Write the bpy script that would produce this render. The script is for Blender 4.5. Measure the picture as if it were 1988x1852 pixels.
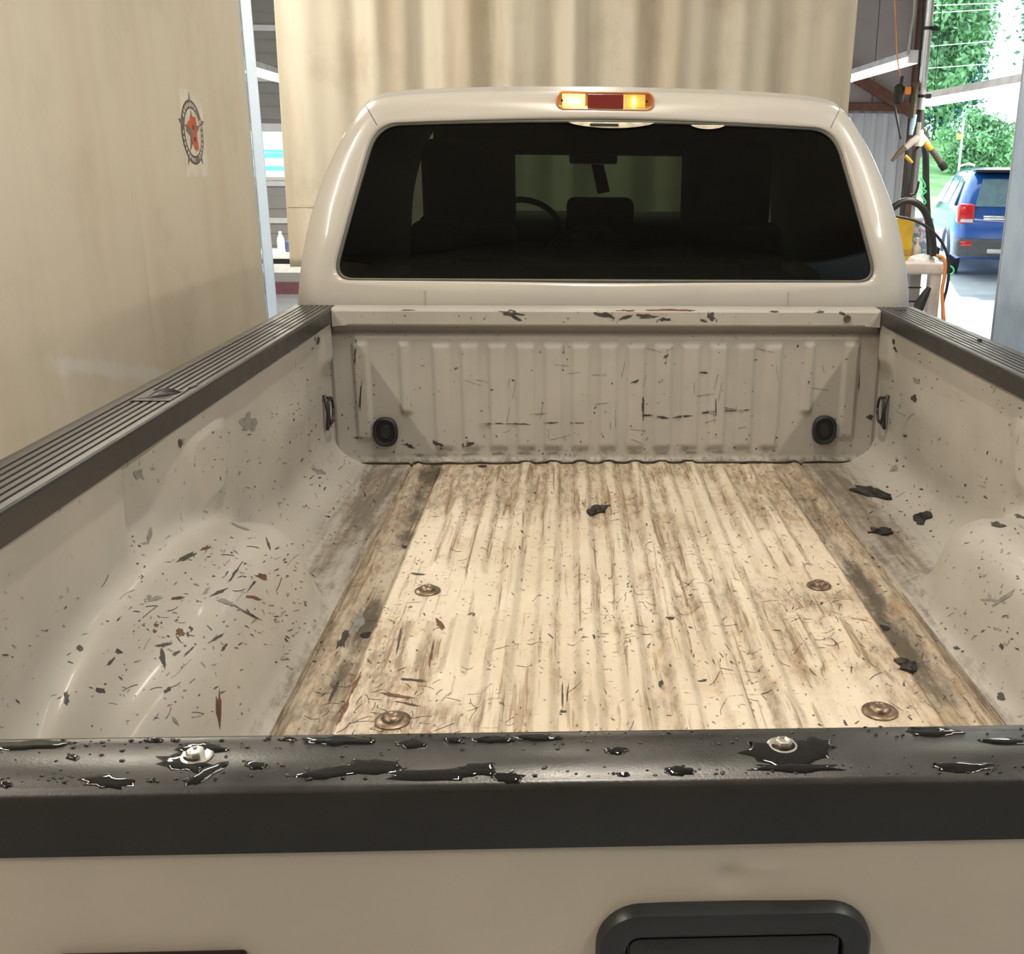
import bpy, bmesh, math, random
import numpy as np
from mathutils import Vector, Matrix
from mathutils.bvhtree import BVHTree

for o in list(bpy.data.objects): bpy.data.objects.remove(o)
scene = bpy.context.scene
col = scene.collection
random.seed(7)
rng = np.random.default_rng(11)

# ------------------------------------------------------------------ camera
F_PX, PPX, PPY, IW, IH = 2000.0, 1190.9, 926.0, 1988.0, 1852.0
ZF = 0.91                                   # height of the bed floor
CAM = np.array([-0.1237, -3.2116, 0.9325 + ZF])
YAW, PIT, ROL = 0.0446, -0.2968, 0.0096
_cy, _sy = math.cos(YAW), math.sin(YAW)
FW = np.array([_sy*math.cos(PIT), _cy*math.cos(PIT), math.sin(PIT)])
_r = np.array([_cy, -_sy, 0.0]); _u = np.cross(_r, FW)
RT = math.cos(ROL)*_r + math.sin(ROL)*_u
UP = -math.sin(ROL)*_r + math.cos(ROL)*_u
cd = bpy.data.cameras.new('camera'); cam = bpy.data.objects.new('camera', cd); col.objects.link(cam)
cd.sensor_fit = 'HORIZONTAL'; cd.sensor_width = 36.0; cd.lens = 36.0*F_PX/IW
cd.shift_x = -(PPX - IW/2)/IW; cd.shift_y = (PPY - IH/2)/IW
cd.clip_start = 0.05; cd.clip_end = 500
M = Matrix.Identity(4)
for i in range(3):
    M[i][0], M[i][1], M[i][2], M[i][3] = RT[i], UP[i], -FW[i], CAM[i]
cam.matrix_world = M
scene.camera = cam

def pray(x, y): return FW + RT*(x - PPX)/F_PX - UP*(y - PPY)/F_PX
def on(x, y, ax, v):
    d = pray(x, y); t = (v - CAM[ax])/d[ax]
    return CAM + t*d
def onY(x, y, Y): return on(x, y, 1, Y)

# ------------------------------------------------------------------ world, sun, exposure
w = bpy.data.worlds.new('world'); scene.world = w; w.use_nodes = True
bg = w.node_tree.nodes['Background']
bg.inputs['Color'].default_value = (0.72, 0.92, 1.0, 1); bg.inputs['Strength'].default_value = 3.4
sd = bpy.data.lights.new('sun', 'SUN'); sun = bpy.data.objects.new('sun', sd); col.objects.link(sun)
sd.energy = 6.0; sd.angle = math.radians(2.0); sd.color = (1.0, 0.97, 0.92)
sun.rotation_euler = (math.radians(-42), math.radians(12), 0)     # shines from ahead of the truck, high
vs = scene.view_settings
vs.view_transform = 'Standard'; vs.look = 'None'; vs.gamma = 1.0; vs.use_curve_mapping = False
vs.exposure = 0.0
LAMP_W = 42.0
LAMP_COL = (1.0, 0.90, 0.75)

# ------------------------------------------------------------------ helpers
def ss(x, a, b):
    t = np.clip((x - a)/(b - a), 0, 1); return t*t*(3 - 2*t)

class MB:
    def __init__(s): s.v = []; s.f = []
    def add(s, vs_, fs):
        n = len(s.v); s.v += [tuple(map(float, v)) for v in vs_]; s.f += [tuple(i + n for i in f) for f in fs]; return s
    def box(s, x0, x1, y0, y1, z0, z1, bev=0.0, seg=2):
        bm = bmesh.new(); bmesh.ops.create_cube(bm, size=1)
        for v in bm.verts:
            v.co = Vector(((x0+x1)/2 + v.co.x*(x1-x0), (y0+y1)/2 + v.co.y*(y1-y0), (z0+z1)/2 + v.co.z*(z1-z0)))
        if bev > 0: bmesh.ops.bevel(bm, geom=list(bm.edges), offset=bev, segments=seg, profile=.5, affect='EDGES')
        return s.bm(bm)
    def bm(s, bm):
        bm.verts.index_update()
        s.add([v.co for v in bm.verts], [[v.index for v in f.verts] for f in bm.faces]); bm.free(); return s
    def tube(s, pts, r, n=10, cap=True):
        pts = [Vector(p) for p in pts]; rr = r if isinstance(r, (list, tuple)) else [r]*len(pts)
        rings = []; prev = None
        for i, p in enumerate(pts):
            t = (pts[min(i+1, len(pts)-1)] - pts[max(i-1, 0)]).normalized()
            if prev is None:
                a = Vector((0, 0, 1)) if abs(t.z) < .9 else Vector((1, 0, 0)); prev = t.cross(a).normalized()
            prev = (prev - t*prev.dot(t)).normalized(); b = t.cross(prev)
            rings.append([p + (prev*math.cos(2*math.pi*k/n) + b*math.sin(2*math.pi*k/n))*rr[i] for k in range(n)])
        vs_ = [v for rg in rings for v in rg]; fs = []
        for i in range(len(pts)-1):
            for k in range(n): fs.append((i*n+k, i*n+(k+1) % n, (i+1)*n+(k+1) % n, (i+1)*n+k))
        if cap: fs.append(tuple(range(n))[::-1]); fs.append(tuple((len(pts)-1)*n+k for k in range(n)))
        return s.add(vs_, fs)
    def lathe(s, prof, n=24, M=None):
        vs_ = []; fs = []; M = M or Matrix.Identity(4)
        for r, z in prof:
            for k in range(n): vs_.append(M @ Vector((r*math.cos(2*math.pi*k/n), r*math.sin(2*math.pi*k/n), z)))
        for i in range(len(prof)-1):
            for k in range(n): fs.append((i*n+k, i*n+(k+1) % n, (i+1)*n+(k+1) % n, (i+1)*n+k))
        fs.append(tuple(range(n))[::-1]); fs.append(tuple((len(prof)-1)*n+k for k in range(n)))
        return s.add(vs_, fs)
    def grid(s, P):                     # P: (n, m, 3) array
        n, m = P.shape[:2]; b = len(s.v)
        s.v += [tuple(p) for p in P.reshape(-1, 3).tolist()]
        for i in range(n-1):
            for j in range(m-1): s.f.append((b+i*m+j, b+i*m+j+1, b+(i+1)*m+j+1, b+(i+1)*m+j))
        return s
    def prism(s, poly, axis, a, b):     # poly of 2D points extruded along an axis
        def mk(p, t): q = list(p); q.insert(axis, t); return q
        n = len(poly); vs_ = [mk(p, a) for p in poly] + [mk(p, b) for p in poly]
        fs = [tuple(range(n))[::-1], tuple(range(n, 2*n))] + [(i, (i+1) % n, n+(i+1) % n, n+i) for i in range(n)]
        return s.add(vs_, fs)
    def build(s, name, mat, parent=None, smooth=False, fix=True):
        me = bpy.data.meshes.new(name); me.from_pydata(s.v, [], s.f)
        if fix:
            bm = bmesh.new(); bm.from_mesh(me); bmesh.ops.recalc_face_normals(bm, faces=bm.faces); bm.to_mesh(me); bm.free()
        me.materials.append(mat)
        if smooth: me.shade_smooth()
        o = bpy.data.objects.new(name, me); col.objects.link(o)
        if smooth == 'auto':
            me.shade_smooth(); me.set_sharp_from_angle(angle=math.radians(38))
        if parent is not None: attach(o, parent)
        return o

WORLD_LOC = {}
def wloc(o): return o.location.copy() if o.type == 'EMPTY' else Vector((0, 0, 0))
def attach(o, p):
    o.parent = p
    o.matrix_parent_inverse = Matrix.Translation(-wloc(p))
def tag(o, label=None, cat=None, group=None, kind=None):
    if label: o['label'] = label
    if cat: o['category'] = cat
    if group: o['group'] = group
    if kind: o['kind'] = kind
    return o
def thing(name, loc, label, cat, group=None):
    o = bpy.data.objects.new(name, None); col.objects.link(o); o.location = loc; o.empty_display_size = .1
    return tag(o, label, cat, group)
def arc(cx, cz, r, a0, a1, n):
    return [(cx + r*math.cos(math.radians(a0 + (a1-a0)*i/n)), cz + r*math.sin(math.radians(a0 + (a1-a0)*i/n))) for i in range(n+1)]
def spline(pts, n=8):
    pts = [np.array(p, float) for p in pts]; P = [2*pts[0]-pts[1]] + pts + [2*pts[-1]-pts[-2]]; out = []
    for i in range(1, len(P)-2):
        for k in range(n):
            t = k/n; a, b, c, d = P[i-1:i+3]
            out.append(.5*((2*b) + (c-a)*t + (2*a-5*b+4*c-d)*t*t + (-a+3*b-3*c+d)*t**3))
    out.append(pts[-1]); return out

# ------------------------------------------------------------------ materials
def s2l(c): return tuple(((v/255)/12.92 if v/255 <= .04045 else ((v/255+.055)/1.055)**2.4) for v in c)
def new_mat(name):
    m = bpy.data.materials.new(name); m.use_nodes = True; nt = m.node_tree
    return m, nt, nt.nodes['Principled BSDF']
def N(nt, t, **kw):
    n = nt.nodes.new(t)
    for k, v in kw.items():
        if k in ('operation', 'blend_type', 'data_type', 'feature', 'attribute_name', 'interpolation_type', 'noise_dimensions'): setattr(n, k, v)
        else:
            try: n.inputs[k].default_value = v
            except Exception: n.inputs[int(k[1:])].default_value = v
    return n
def coords(nt, scale=(1, 1, 1), loc=(0, 0, 0), rot=(0, 0, 0)):
    tc = N(nt, 'ShaderNodeTexCoord'); mp = N(nt, 'ShaderNodeMapping')
    mp.inputs['Scale'].default_value = scale; mp.inputs['Location'].default_value = loc; mp.inputs['Rotation'].default_value = rot
    nt.links.new(tc.outputs['Object'], mp.inputs['Vector']); return mp.outputs[0]
def noise(nt, vec, scale=5, detail=4, rough=.55, dist=0):
    n = N(nt, 'ShaderNodeTexNoise', Scale=scale, Detail=detail, Roughness=rough, Distortion=dist)
    nt.links.new(vec, n.inputs['Vector']); return n.outputs['Fac']
def mrange(nt, v, a, b, c=0., d=1.):
    n = N(nt, 'ShaderNodeMapRange'); n.interpolation_type = 'SMOOTHSTEP'
    nt.links.new(v, n.inputs[0])
    for i, x in enumerate((a, b, c, d)): n.inputs[i+1].default_value = x
    return n.outputs[0]
def mth(nt, op, a, b=None):
    n = N(nt, 'ShaderNodeMath', operation=op)
    for i, x in enumerate((a, b)):
        if x is None: continue
        if isinstance(x, (int, float)): n.inputs[i].default_value = x
        else: nt.links.new(x, n.inputs[i])
    n.use_clamp = False
    return n.outputs[0]
def mixc(nt, fac, a, b):
    n = N(nt, 'ShaderNodeMix', data_type='RGBA')
    for s, x in ((0, fac), (6, a), (7, b)):
        if isinstance(x, (int, float)): n.inputs[s].default_value = x
        elif isinstance(x, tuple): n.inputs[s].default_value = (*x[:3], 1)
        else: nt.links.new(x, n.inputs[s])
    return n.outputs[2]
def plain(name, c, rough=.5, metal=0., coat=0., spec=.5, var=0.12, vscale=8, bump=0.0, bscale=60, emit=None, estr=0):
    m, nt, b = new_mat(name)
    v = coords(nt); n = noise(nt, v, vscale, 5)
    f = mrange(nt, n, .3, .7)
    lo = tuple(x*(1-var) for x in c); hi = tuple(min(1, x*(1+var)) for x in c)
    nt.links.new(mixc(nt, f, lo, hi), b.inputs['Base Color'])
    b.inputs['Roughness'].default_value = rough; b.inputs['Metallic'].default_value = metal
    b.inputs['Coat Weight'].default_value = coat; b.inputs['Coat Roughness'].default_value = .08
    b.inputs['Specular IOR Level'].default_value = spec
    if bump:
        bn = N(nt, 'ShaderNodeBump', Strength=bump, Distance=.002); nt.links.new(noise(nt, v, bscale, 3), bn.inputs['Height'])
        nt.links.new(bn.outputs[0], b.inputs['Normal'])
    if emit:
        b.inputs['Emission Color'].default_value = (*emit, 1); b.inputs['Emission Strength'].default_value = estr
    return m

PAINT = (.39, .37, .34)
def mat_floor():
    m, nt, b = new_mat('bed_floor_paint'); L = nt.links.new
    at = lambda n: N(nt, 'ShaderNodeAttribute', attribute_name=n).outputs['Fac']
    dirt, grime = at('dirt'), at('grime')
    v = coords(nt); vy = coords(nt, (1, .16, 1))
    base = mixc(nt, mrange(nt, noise(nt, v, 3, 6), .3, .7), (.50, .43, .335), (.60, .54, .445))
    n1 = noise(nt, coords(nt, (1, .35, 1)), 16, 9, .7)
    f1 = mrange(nt, mth(nt, 'ADD', dirt, mth(nt, 'MULTIPLY', mth(nt, 'SUBTRACT', n1, .5), 1.9)), .22, .95, 0, .82)
    fine = mrange(nt, noise(nt, coords(nt, (1, .22, 1), (5, 0, 0)), 70, 8, .75), .38, .62, .35, 1)
    c = mixc(nt, mth(nt, 'MULTIPLY', f1, fine), base, mixc(nt, mrange(nt, noise(nt, v, 24, 5), .35, .65), (.23, .15, .085), (.13, .095, .062)))
    # orange rust bloom
    n2 = noise(nt, v, 9, 7, .65)
    f2 = mth(nt, 'MULTIPLY', mrange(nt, n2, .57, .72), mrange(nt, dirt, .05, .5, .12, .6))
    c = mixc(nt, f2, c, (.34, .20, .085))
    # lengthwise drag streaks
    n3 = noise(nt, coords(nt, (1, .045, 1)), 75, 4, .6)
    f3 = mth(nt, 'MULTIPLY', mrange(nt, n3, .56, .66), mrange(nt, dirt, 0, .5, .3, .85))
    c = mixc(nt, f3, c, (.20, .13, .07))
    # grime in the channels
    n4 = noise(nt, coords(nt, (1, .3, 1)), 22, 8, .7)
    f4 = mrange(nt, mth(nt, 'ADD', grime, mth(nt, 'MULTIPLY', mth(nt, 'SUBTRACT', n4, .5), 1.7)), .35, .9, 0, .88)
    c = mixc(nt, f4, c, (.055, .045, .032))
    # flecks and short scratches
    n5 = noise(nt, coords(nt, (1, .5, 1), (3, 1, 0)), 95, 3, .5)
    dens = noise(nt, v, 5, 3)
    f5 = mrange(nt, mth(nt, 'ADD', n5, mth(nt, 'MULTIPLY', mth(nt, 'SUBTRACT', dens, .5), .22)), .67, .72, 0, .85)
    c = mixc(nt, f5, c, (.10, .07, .045))
    n6 = noise(nt, coords(nt, (.25, 1, 1), (7, 2, 0)), 110, 2, .5, .6)
    f6 = mrange(nt, mth(nt, 'ADD', n6, mth(nt, 'MULTIPLY', mth(nt, 'SUBTRACT', dens, .5), .25)), .68, .73, 0, .7)
    c = mixc(nt, f6, c, (.14, .09, .06))
    L(c, b.inputs['Base Color'])
    L(mrange(nt, n1, .3, .7, .32, .6), b.inputs['Roughness'])
    bn = N(nt, 'ShaderNodeBump', Strength=.25, Distance=.002); L(noise(nt, coords(nt, (1, .3, 1)), 45, 5), bn.inputs['Height']); L(bn.outputs[0], b.inputs['Normal'])
    return m
def mat_bedwall(name='bed_wall_paint', fleck=.70, base=PAINT):
    m, nt, b = new_mat(name); L = nt.links.new
    v = coords(nt)
    c = mixc(nt, mrange(nt, noise(nt, v, 4, 5), .3, .7), tuple(x*.93 for x in base), tuple(x*1.05 for x in base))
    at = N(nt, 'ShaderNodeAttribute', attribute_name='dirt').outputs['Fac']
    n1 = mth(nt, 'ADD', mth(nt, 'MULTIPLY', noise(nt, coords(nt, (1, .10, 1)), 42, 6, .7), .65), mth(nt, 'MULTIPLY', noise(nt, v, 30, 8, .75), .35))
    c = mixc(nt, mrange(nt, mth(nt, 'ADD', at, mth(nt, 'MULTIPLY', mth(nt, 'SUBTRACT', n1, .5), 3.4)), .25, 1.1, 0, .8), c, mixc(nt, mrange(nt, n1, .4, .6), (.19, .135, .08), (.10, .08, .058)))
    dens = noise(nt, v, 3.2, 3)
    n5 = noise(nt, coords(nt, (1, 1, .6), (3, 1, 0)), 70, 3, .5)
    f5 = mrange(nt, mth(nt, 'ADD', n5, mth(nt, 'MULTIPLY', mth(nt, 'SUBTRACT', dens, .5), .3)), fleck, fleck+.035, 0, .8)
    c = mixc(nt, f5, c, (.16, .14, .12))
    L(c, b.inputs['Base Color'])
    b.inputs['Roughness'].default_value = .46; b.inputs['Coat Weight'].default_value = .12; b.inputs['Coat Roughness'].default_value = .12
    bn = N(nt, 'ShaderNodeBump', Strength=.12, Distance=.004); L(noise(nt, v, 7, 4), bn.inputs['Height']); L(bn.outputs[0], b.inputs['Normal'])
    return m
def mat_tint(name, c, ior=1.5, rough=.01):
    m = bpy.data.materials.new(name); m.use_nodes = True; nt = m.node_tree; nt.nodes.clear(); L = nt.links.new
    out = N(nt, 'ShaderNodeOutputMaterial'); mx = N(nt, 'ShaderNodeMixShader'); fr = N(nt, 'ShaderNodeFresnel', IOR=ior); ge = N(nt, 'ShaderNodeNewGeometry'); L(mth(nt, 'SUBTRACT', ior, mth(nt, 'MULTIPLY', ge.outputs['Backfacing'], ior - 1/ior)), fr.inputs['IOR'])
    tr = N(nt, 'ShaderNodeBsdfTransparent'); gl = N(nt, 'ShaderNodeBsdfGlossy', Roughness=rough)
    v = coords(nt); n = noise(nt, v, 3, 2)
    L(mixc(nt, n, tuple(x*.94 for x in c), tuple(x*1.06 for x in c)), tr.inputs['Color'])
    L(fr.outputs[0], mx.inputs[0]); L(tr.outputs[0], mx.inputs[1]); L(gl.outputs[0], mx.inputs[2]); L(mx.outputs[0], out.inputs[0])
    return m
def mat_curtain(name, c, stain, trans=.25, rough=.45, vert=True, smear=None, coat=.2):
    m, nt, b = new_mat(name); L = nt.links.new
    v = coords(nt, (1, 1, .12) if vert else (1, 1, 1))
    col_ = mixc(nt, mrange(nt, noise(nt, v, 3.2, 6, .6), .42, .72, 0, .7), c, stain)
    v2 = coords(nt)
    col_ = mixc(nt, mrange(nt, noise(nt, v2, 2.2, 7, .65), .5, .75, 0, .35), col_, tuple(x*.8 for x in stain))
    if smear:
        # a pale dried smear with its own outline (world y, z centre line)
        sep = N(nt, 'ShaderNodeSeparateXYZ'); L(v2, sep.inputs[0])
        y0, z0, slope, ln, hw = smear
        d = mth(nt, 'ABSOLUTE', mth(nt, 'SUBTRACT', sep.outputs[2], mth(nt, 'ADD', mth(nt, 'MULTIPLY', mth(nt, 'SUBTRACT', sep.outputs[1], y0), slope), z0)))
        e = mth(nt, 'ABSOLUTE', mth(nt, 'SUBTRACT', sep.outputs[1], y0))
        wob = mth(nt, 'MULTIPLY', mth(nt, 'SUBTRACT', noise(nt, v2, 9, 4), .5), .08)
        f = mth(nt, 'MULTIPLY', mrange(nt, mth(nt, 'ADD', d, wob), hw*.2, hw, 1, 0), mrange(nt, e, ln*.75, ln, 1, 0))
        col_ = mixc(nt, mth(nt, 'MULTIPLY', f, .85), col_, (.85, .83, .80))
    L(col_, b.inputs['Base Color'])
    b.inputs['Roughness'].default_value = rough; b.inputs['Coat Weight'].default_value = coat; b.inputs['Coat Roughness'].default_value = .2
    tr = N(nt, 'ShaderNodeBsdfTranslucent'); L(col_, tr.inputs['Color'])
    mx = N(nt, 'ShaderNodeMixShader'); mx.inputs[0].default_value = trans
    out = nt.nodes['Material Output']
    L(b.outputs[0], mx.inputs[1]); L(tr.outputs[0], mx.inputs[2]); L(mx.outputs[0], out.inputs[0])
    bn = N(nt, 'ShaderNodeBump', Strength=.2, Distance=.01); L(noise(nt, v2, 6, 5), bn.inputs['Height']); L(bn.outputs[0], b.inputs['Normal'])
    return m
def mat_plastic(name, c, wear, rough=(.34, .5), spec=.5):
    m, nt, b = new_mat(name); L = nt.links.new
    v = coords(nt); n = noise(nt, v, 12, 8, .65)
    cc = mixc(nt, mrange(nt, n, .35, .7), c, tuple(x*1.35 for x in c))
    n2 = noise(nt, coords(nt, (.5, .08, 1)), 160, 3)
    cc = mixc(nt, mrange(nt, n2, .66, .72, 0, wear), cc, tuple(x*3+.03 for x in c))
    L(cc, b.inputs['Base Color']); L(mrange(nt, n, .3, .7, *rough), b.inputs['Roughness'])
    b.inputs['Specular IOR Level'].default_value = spec
    bn = N(nt, 'ShaderNodeBump', Strength=.18, Distance=.0008); L(noise(nt, v, 420, 2), bn.inputs['Height']); L(bn.outputs[0], b.inputs['Normal'])
    return m
def mat_emit(name, c, s):
    m, nt, b = new_mat(name)
    v = coords(nt); n = noise(nt, v, 4, 2)
    nt.links.new(mixc(nt, n, tuple(x*.97 for x in c), c), b.inputs['Emission Color'])
    b.inputs['Base Color'].default_value = (*c, 1); b.inputs['Emission Strength'].default_value = s
    return m

MF = mat_floor(); MW = mat_bedwall(); MBK = mat_bedwall('bulkhead_paint', .735, tuple(x*.97 for x in PAINT))
MCAB = plain('cab_paint', (.45, .425, .39), .28, coat=.8, var=.03, vscale=3)
MTG = plain('tailgate_paint', (.62, .545, .455), .42, coat=.25, var=.06, vscale=4)
MCAP = mat_plastic('rail_cap_plastic', (.015, .0145, .014), .25, (.30, .42), .65)
MCAPT = mat_plastic('tailgate_cap_plastic', (.012, .0112, .0102), .12, (.27, .40), .7)
MBLK = plain('black_rubber', (.012, .012, .012), .55)
MHANDLE = mat_plastic('handle_plastic', (.022, .024, .026), .1, (.3, .42), .5)
MSTEEL = plain('zinc_bolt_steel', (.62, .60, .55), .3, metal=1, bump=.2)
MRUST = plain('floor_bolt_steel', (.20, .15, .11), .38, metal=.8, var=.4, vscale=60)
MWIRE = plain('black_wire', (.02, .02, .02), .4)
MWATER = plain('standing_water', (.006, .006, .007), .04, spec=.6)
MCHD = plain('chip_dark', (.045, .04, .035), .6, var=.4, vscale=40)
MCHB = plain('chip_rust', (.10, .045, .022), .7, var=.4, vscale=40)
MCHG = plain('chip_primer_grey', (.21, .205, .19), .6, var=.2, vscale=30)
MSCRAP = plain('scrap_black', (.018, .016, .014), .7, var=.4, vscale=30, bump=.8)
MGLASS = mat_tint('privacy_glass', (.105, .125, .105))
MWIND = mat_tint('windshield_glass', (.62, .78, .62))
MCONC = plain('shop_concrete', (.52, .55, .60), .35, var=.15, vscale=2, bump=.1)

# ------------------------------------------------------------------ room shell
def struct(o): o['kind'] = 'structure'; return o
FY = 11.8                                          # face of the front wall
RX0, RX1, RY0, RZ = -8.0, 9.0, -9.0, 4.8
DX0, DX1, DZ = 4.80, 8.4, 4.3                      # open roll-up door in the front wall
WX0, WX1, WZ0, WZ1 = -6.4, -3.93, 1.59, 2.20       # window
MWALLW = plain('cream_wall_sheet', (.62, .58, .50), .6, var=.08, vscale=2)
MSID = plain('grey_lap_siding', s2l((150, 145, 140)), .45, var=.06, vscale=3)
MTRIM = plain('white_trim', (.72, .70, .68), .45, var=.05)
MPANEL = plain('grey_wall_panel', s2l((158, 150, 152)), .5, var=.08, vscale=1.5)
MBROWN = plain('brown_primer_steel', (.13, .055, .035), .55, var=.25, vscale=12)
struct(MB().box(RX0-.2, RX1+.2, RY0-.2, FY+.25, -.2, 0).build('floor', MCONC))
struct(MB().box(RX0-.2, RX1+.2, RY0-.2, FY+.25, RZ, RZ+.15).build('ceiling', MWALLW))
struct(MB().box(RX0-.2, RX1+.2, RY0-.2, RY0, 0, RZ).build('wall_back', MWALLW))
struct(MB().box(RX0-.2, RX0, RY0, 3.6, 0, RZ).box(RX0-.2, RX0, 9.2, FY, 0, RZ).box(RX0-.2, RX0, 3.6, 9.2, 3.8, RZ).build('wall_left', MWALLW))  # opening in this unseen wall added to admit daylight
struct(MB().box(RX1, RX1+.2, RY0, FY, 0, RZ).build('wall_right', MWALLW))
fw = MB()
y0, y1 = FY, FY+.2
fw.box(RX0, WX0, y0, y1, 0, RZ); fw.box(WX0, WX1, y0, y1, 0, WZ0); fw.box(WX0, WX1, y0, y1, WZ1, RZ)
fw.box(WX1, DX0, y0, y1, 0, RZ); fw.box(DX0, DX1, y0, y1, DZ, RZ); fw.box(DX1, RX1, y0, y1, 0, RZ)
wall_front = struct(fw.build('wall_front', MPANEL))
# lap siding on the left stretch of the front wall
bh = .168
lap = MB()
lap.add([(RX0+.01, FY-.004, 0), (-1.2, FY-.004, 0), (-1.2, FY-.03, 0), (RX0+.01, FY-.03, 0), (RX0+.01, FY-.004, bh), (-1.2, FY-.004, bh), (-1.2, FY-.008, bh), (RX0+.01, FY-.008, bh)],
        [(0, 1, 2, 3), (7, 6, 5, 4), (3, 2, 6, 7), (0, 4, 5, 1), (0, 3, 7, 4), (1, 5, 6, 2)])
first = None
skip = lambda z: False
for k in range(int(RZ/bh)):
    z = .17 + k*bh
    if z + bh > RZ-.02: break
    if z + bh > WZ0-.1 and z < WZ1+.1:
        # beside the window only
        mb = MB().box(RX0+.01, WX0-.09, FY-.026, FY-.004, z+.003, z+bh-.003); b_ = mb.build('siding_board', MSID, wall_front)
        mb = MB().box(WX1+.09, -1.2, FY-.026, FY-.004, z+.003, z+bh-.003); b_ = mb.build('siding_board', MSID, wall_front)
        continue
    if first is None:
        first = lap.build('siding_board', MSID); o = first
    else:
        o = first.copy(); col.objects.link(o)
    attach(o, wall_front); o.location = (0, 0, z)
for z in (.98, 2.83, 3.46):
    MB().box(RX0+.01, -1.2, FY-.06, FY-.03, z, z+.075, .006).build('wall_girt', MTRIM, wall_front)
MB().box(WX1-.02, WX1+.09, FY-.06, FY+.01, WZ0-.06, WZ1+.65, .006).build('wall_trim', MTRIM, wall_front)
bb = MB().box(RX0+.01, DX0-.05, FY-.05, FY-.001, 0, .17, .004).build('baseboard_front', plain('maroon_base_paint', (.17, .06, .075), .5)); struct(bb)
# window
wn = MB()
for a in ((WX0-.09, WX1+.09, WZ0-.11, WZ0), (WX0-.09, WX1+.09, WZ1, WZ1+.1), (WX0-.09, WX0, WZ0, WZ1), (WX1, WX1+.09, WZ0, WZ1)):
    wn.box(a[0], a[1], FY-.07, FY+.1, a[2], a[3], .006)
win = struct(wn.build('window_1', MTRIM))
MB().box(WX0-.05, WX1+.05, FY-.12, FY+.02, WZ0-.03, WZ0+.015, .006).build('window_sill', MTRIM, win)
for i in range(3):
    xa = WX0 + (WX1-WX0)*i/3; MB().box(xa+.015, WX0+(WX1-WX0)*(i+1)/3-.015, FY+.05, FY+.056, WZ0, WZ1).build('pane', mat_tint('window_pane%d' % i, (.9, .97, .96)), win)
    if i: MB().box(xa-.02, xa+.02, FY+.02, FY+.08, WZ0, WZ1).build('mullion', MTRIM, win)
# right stretch of the front wall: upper sheets, girt, brace, lower corrugated sheet
xs = [1.6, 2.35, 3.1, 3.45, 4.08, 4.72]
for i in range(len(xs)-1):
    MB().box(xs[i]+.006, xs[i+1]-.006, FY-.02, FY-.001, 2.66, RZ-.01, .005).build('wall_panel', MPANEL, wall_front)
P = []
for X in np.arange(1.6, 4.72, .012):
    t = (X/.17) % 1; d = .028*float(ss(t, .0, .12) - ss(t, .42, .54))
    P.append([(X, FY-.004-d, .17), (X, FY-.004-d, 2.52)])
MB().grid(np.array(P)).build('corrugated_sheet', plain('light_corrugated_metal', s2l((186, 190, 200)), .4, var=.05, vscale=2), wall_front, smooth='auto')
MB().box(1.6, 4.72, FY-.09, FY-.005, 2.55, 2.65, .006).build('wall_girt', MBROWN, wall_front)
A = onY(1650, 143, FY-.12); B = onY(1772, 218, FY-.12); dv = Vector(B-A).normalized(); nv = Vector((-dv.z, 0, dv.x))*.075
A, B = Vector(A) - dv*.6, Vector(B)
MB().prism([((A+nv).x, (A+nv).z), ((B+nv).x, (B+nv).z), ((B-nv).x, (B-nv).z), ((A-nv).x, (A-nv).z)], 1, FY-.15, FY-.09).build('brace', MBROWN, wall_front)
# steel door jamb and track
MB().box(4.60, 4.72, FY-.16, FY-.0, 0, RZ-.01, .008).build('door_jamb', MBROWN, wall_front)
dr = struct(MB().box(4.735, 4.80, FY-.10, FY+.18, 0, DZ, .006).build('door_1', plain('galvanised_track', (.55, .57, .60), .4, metal=.7)))
d2 = struct(MB().box(RX0-.25, RX0+.12, 3.6, 3.68, 0, 3.8, .006).build('added_daylight_door', dr.data.materials[0]))  # unseen side door with track and roll, added to bring daylight to the curtain end
MB().box(RX0-.25, RX0+.12, 9.12, 9.2, 0, 3.8, .006).build('door_track', dr.data.materials[0], d2)  # track of the added unseen side door
MB().box(RX0-.02, RX0+.30, 3.6, 9.2, 3.75, 4.1, .06, 3).build('rolled_door_curtain', dr.data.materials[0], d2)  # roll of the added unseen side door
MB().box(DX1-.06, DX1+.005, FY-.10, FY+.18, 0, DZ, .006).build('door_track', dr.data.materials[0], dr)
MB().box(4.735, DX1, FY-.12, FY-.02, DZ-.02, DZ+.34, .05, 4).build('rolled_door_curtain', dr.data.materials[0], dr)

# ------------------------------------------------------------------ outdoors
MASPH = plain('pale_pavement', (.50, .52, .54), .8, var=.15, vscale=1.2)
og = MB()
ys = [FY+.25, 12.9, 14.5, 26, 34, 50, 60, 110]; zs = [0, .12, .17, .17, .9, 3.0, 3.4, 5]
og.grid(np.array([[(-60, y, z), (70, y, z)] for y, z in zip(ys[:4], zs[:4])]))
struct(og.build('ground_pavement', MASPH, smooth=True))
struct(MB().grid(np.array([[(-60, y, -.02), (RX0-.2, y, -.02)] for y in (-20, FY+.26)])).build('ground_yard', MASPH))
og = MB().grid(np.array([[(x, y, z) for x in np.linspace(-60, 70, 14)] for y, z in zip(ys[3:], zs[3:])]))
gr = og.build('ground_grass', plain('mown_grass', (.23, .42, .16), .9, var=.3, vscale=1.5, bump=.8, bscale=40), smooth=True); struct(gr)

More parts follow.
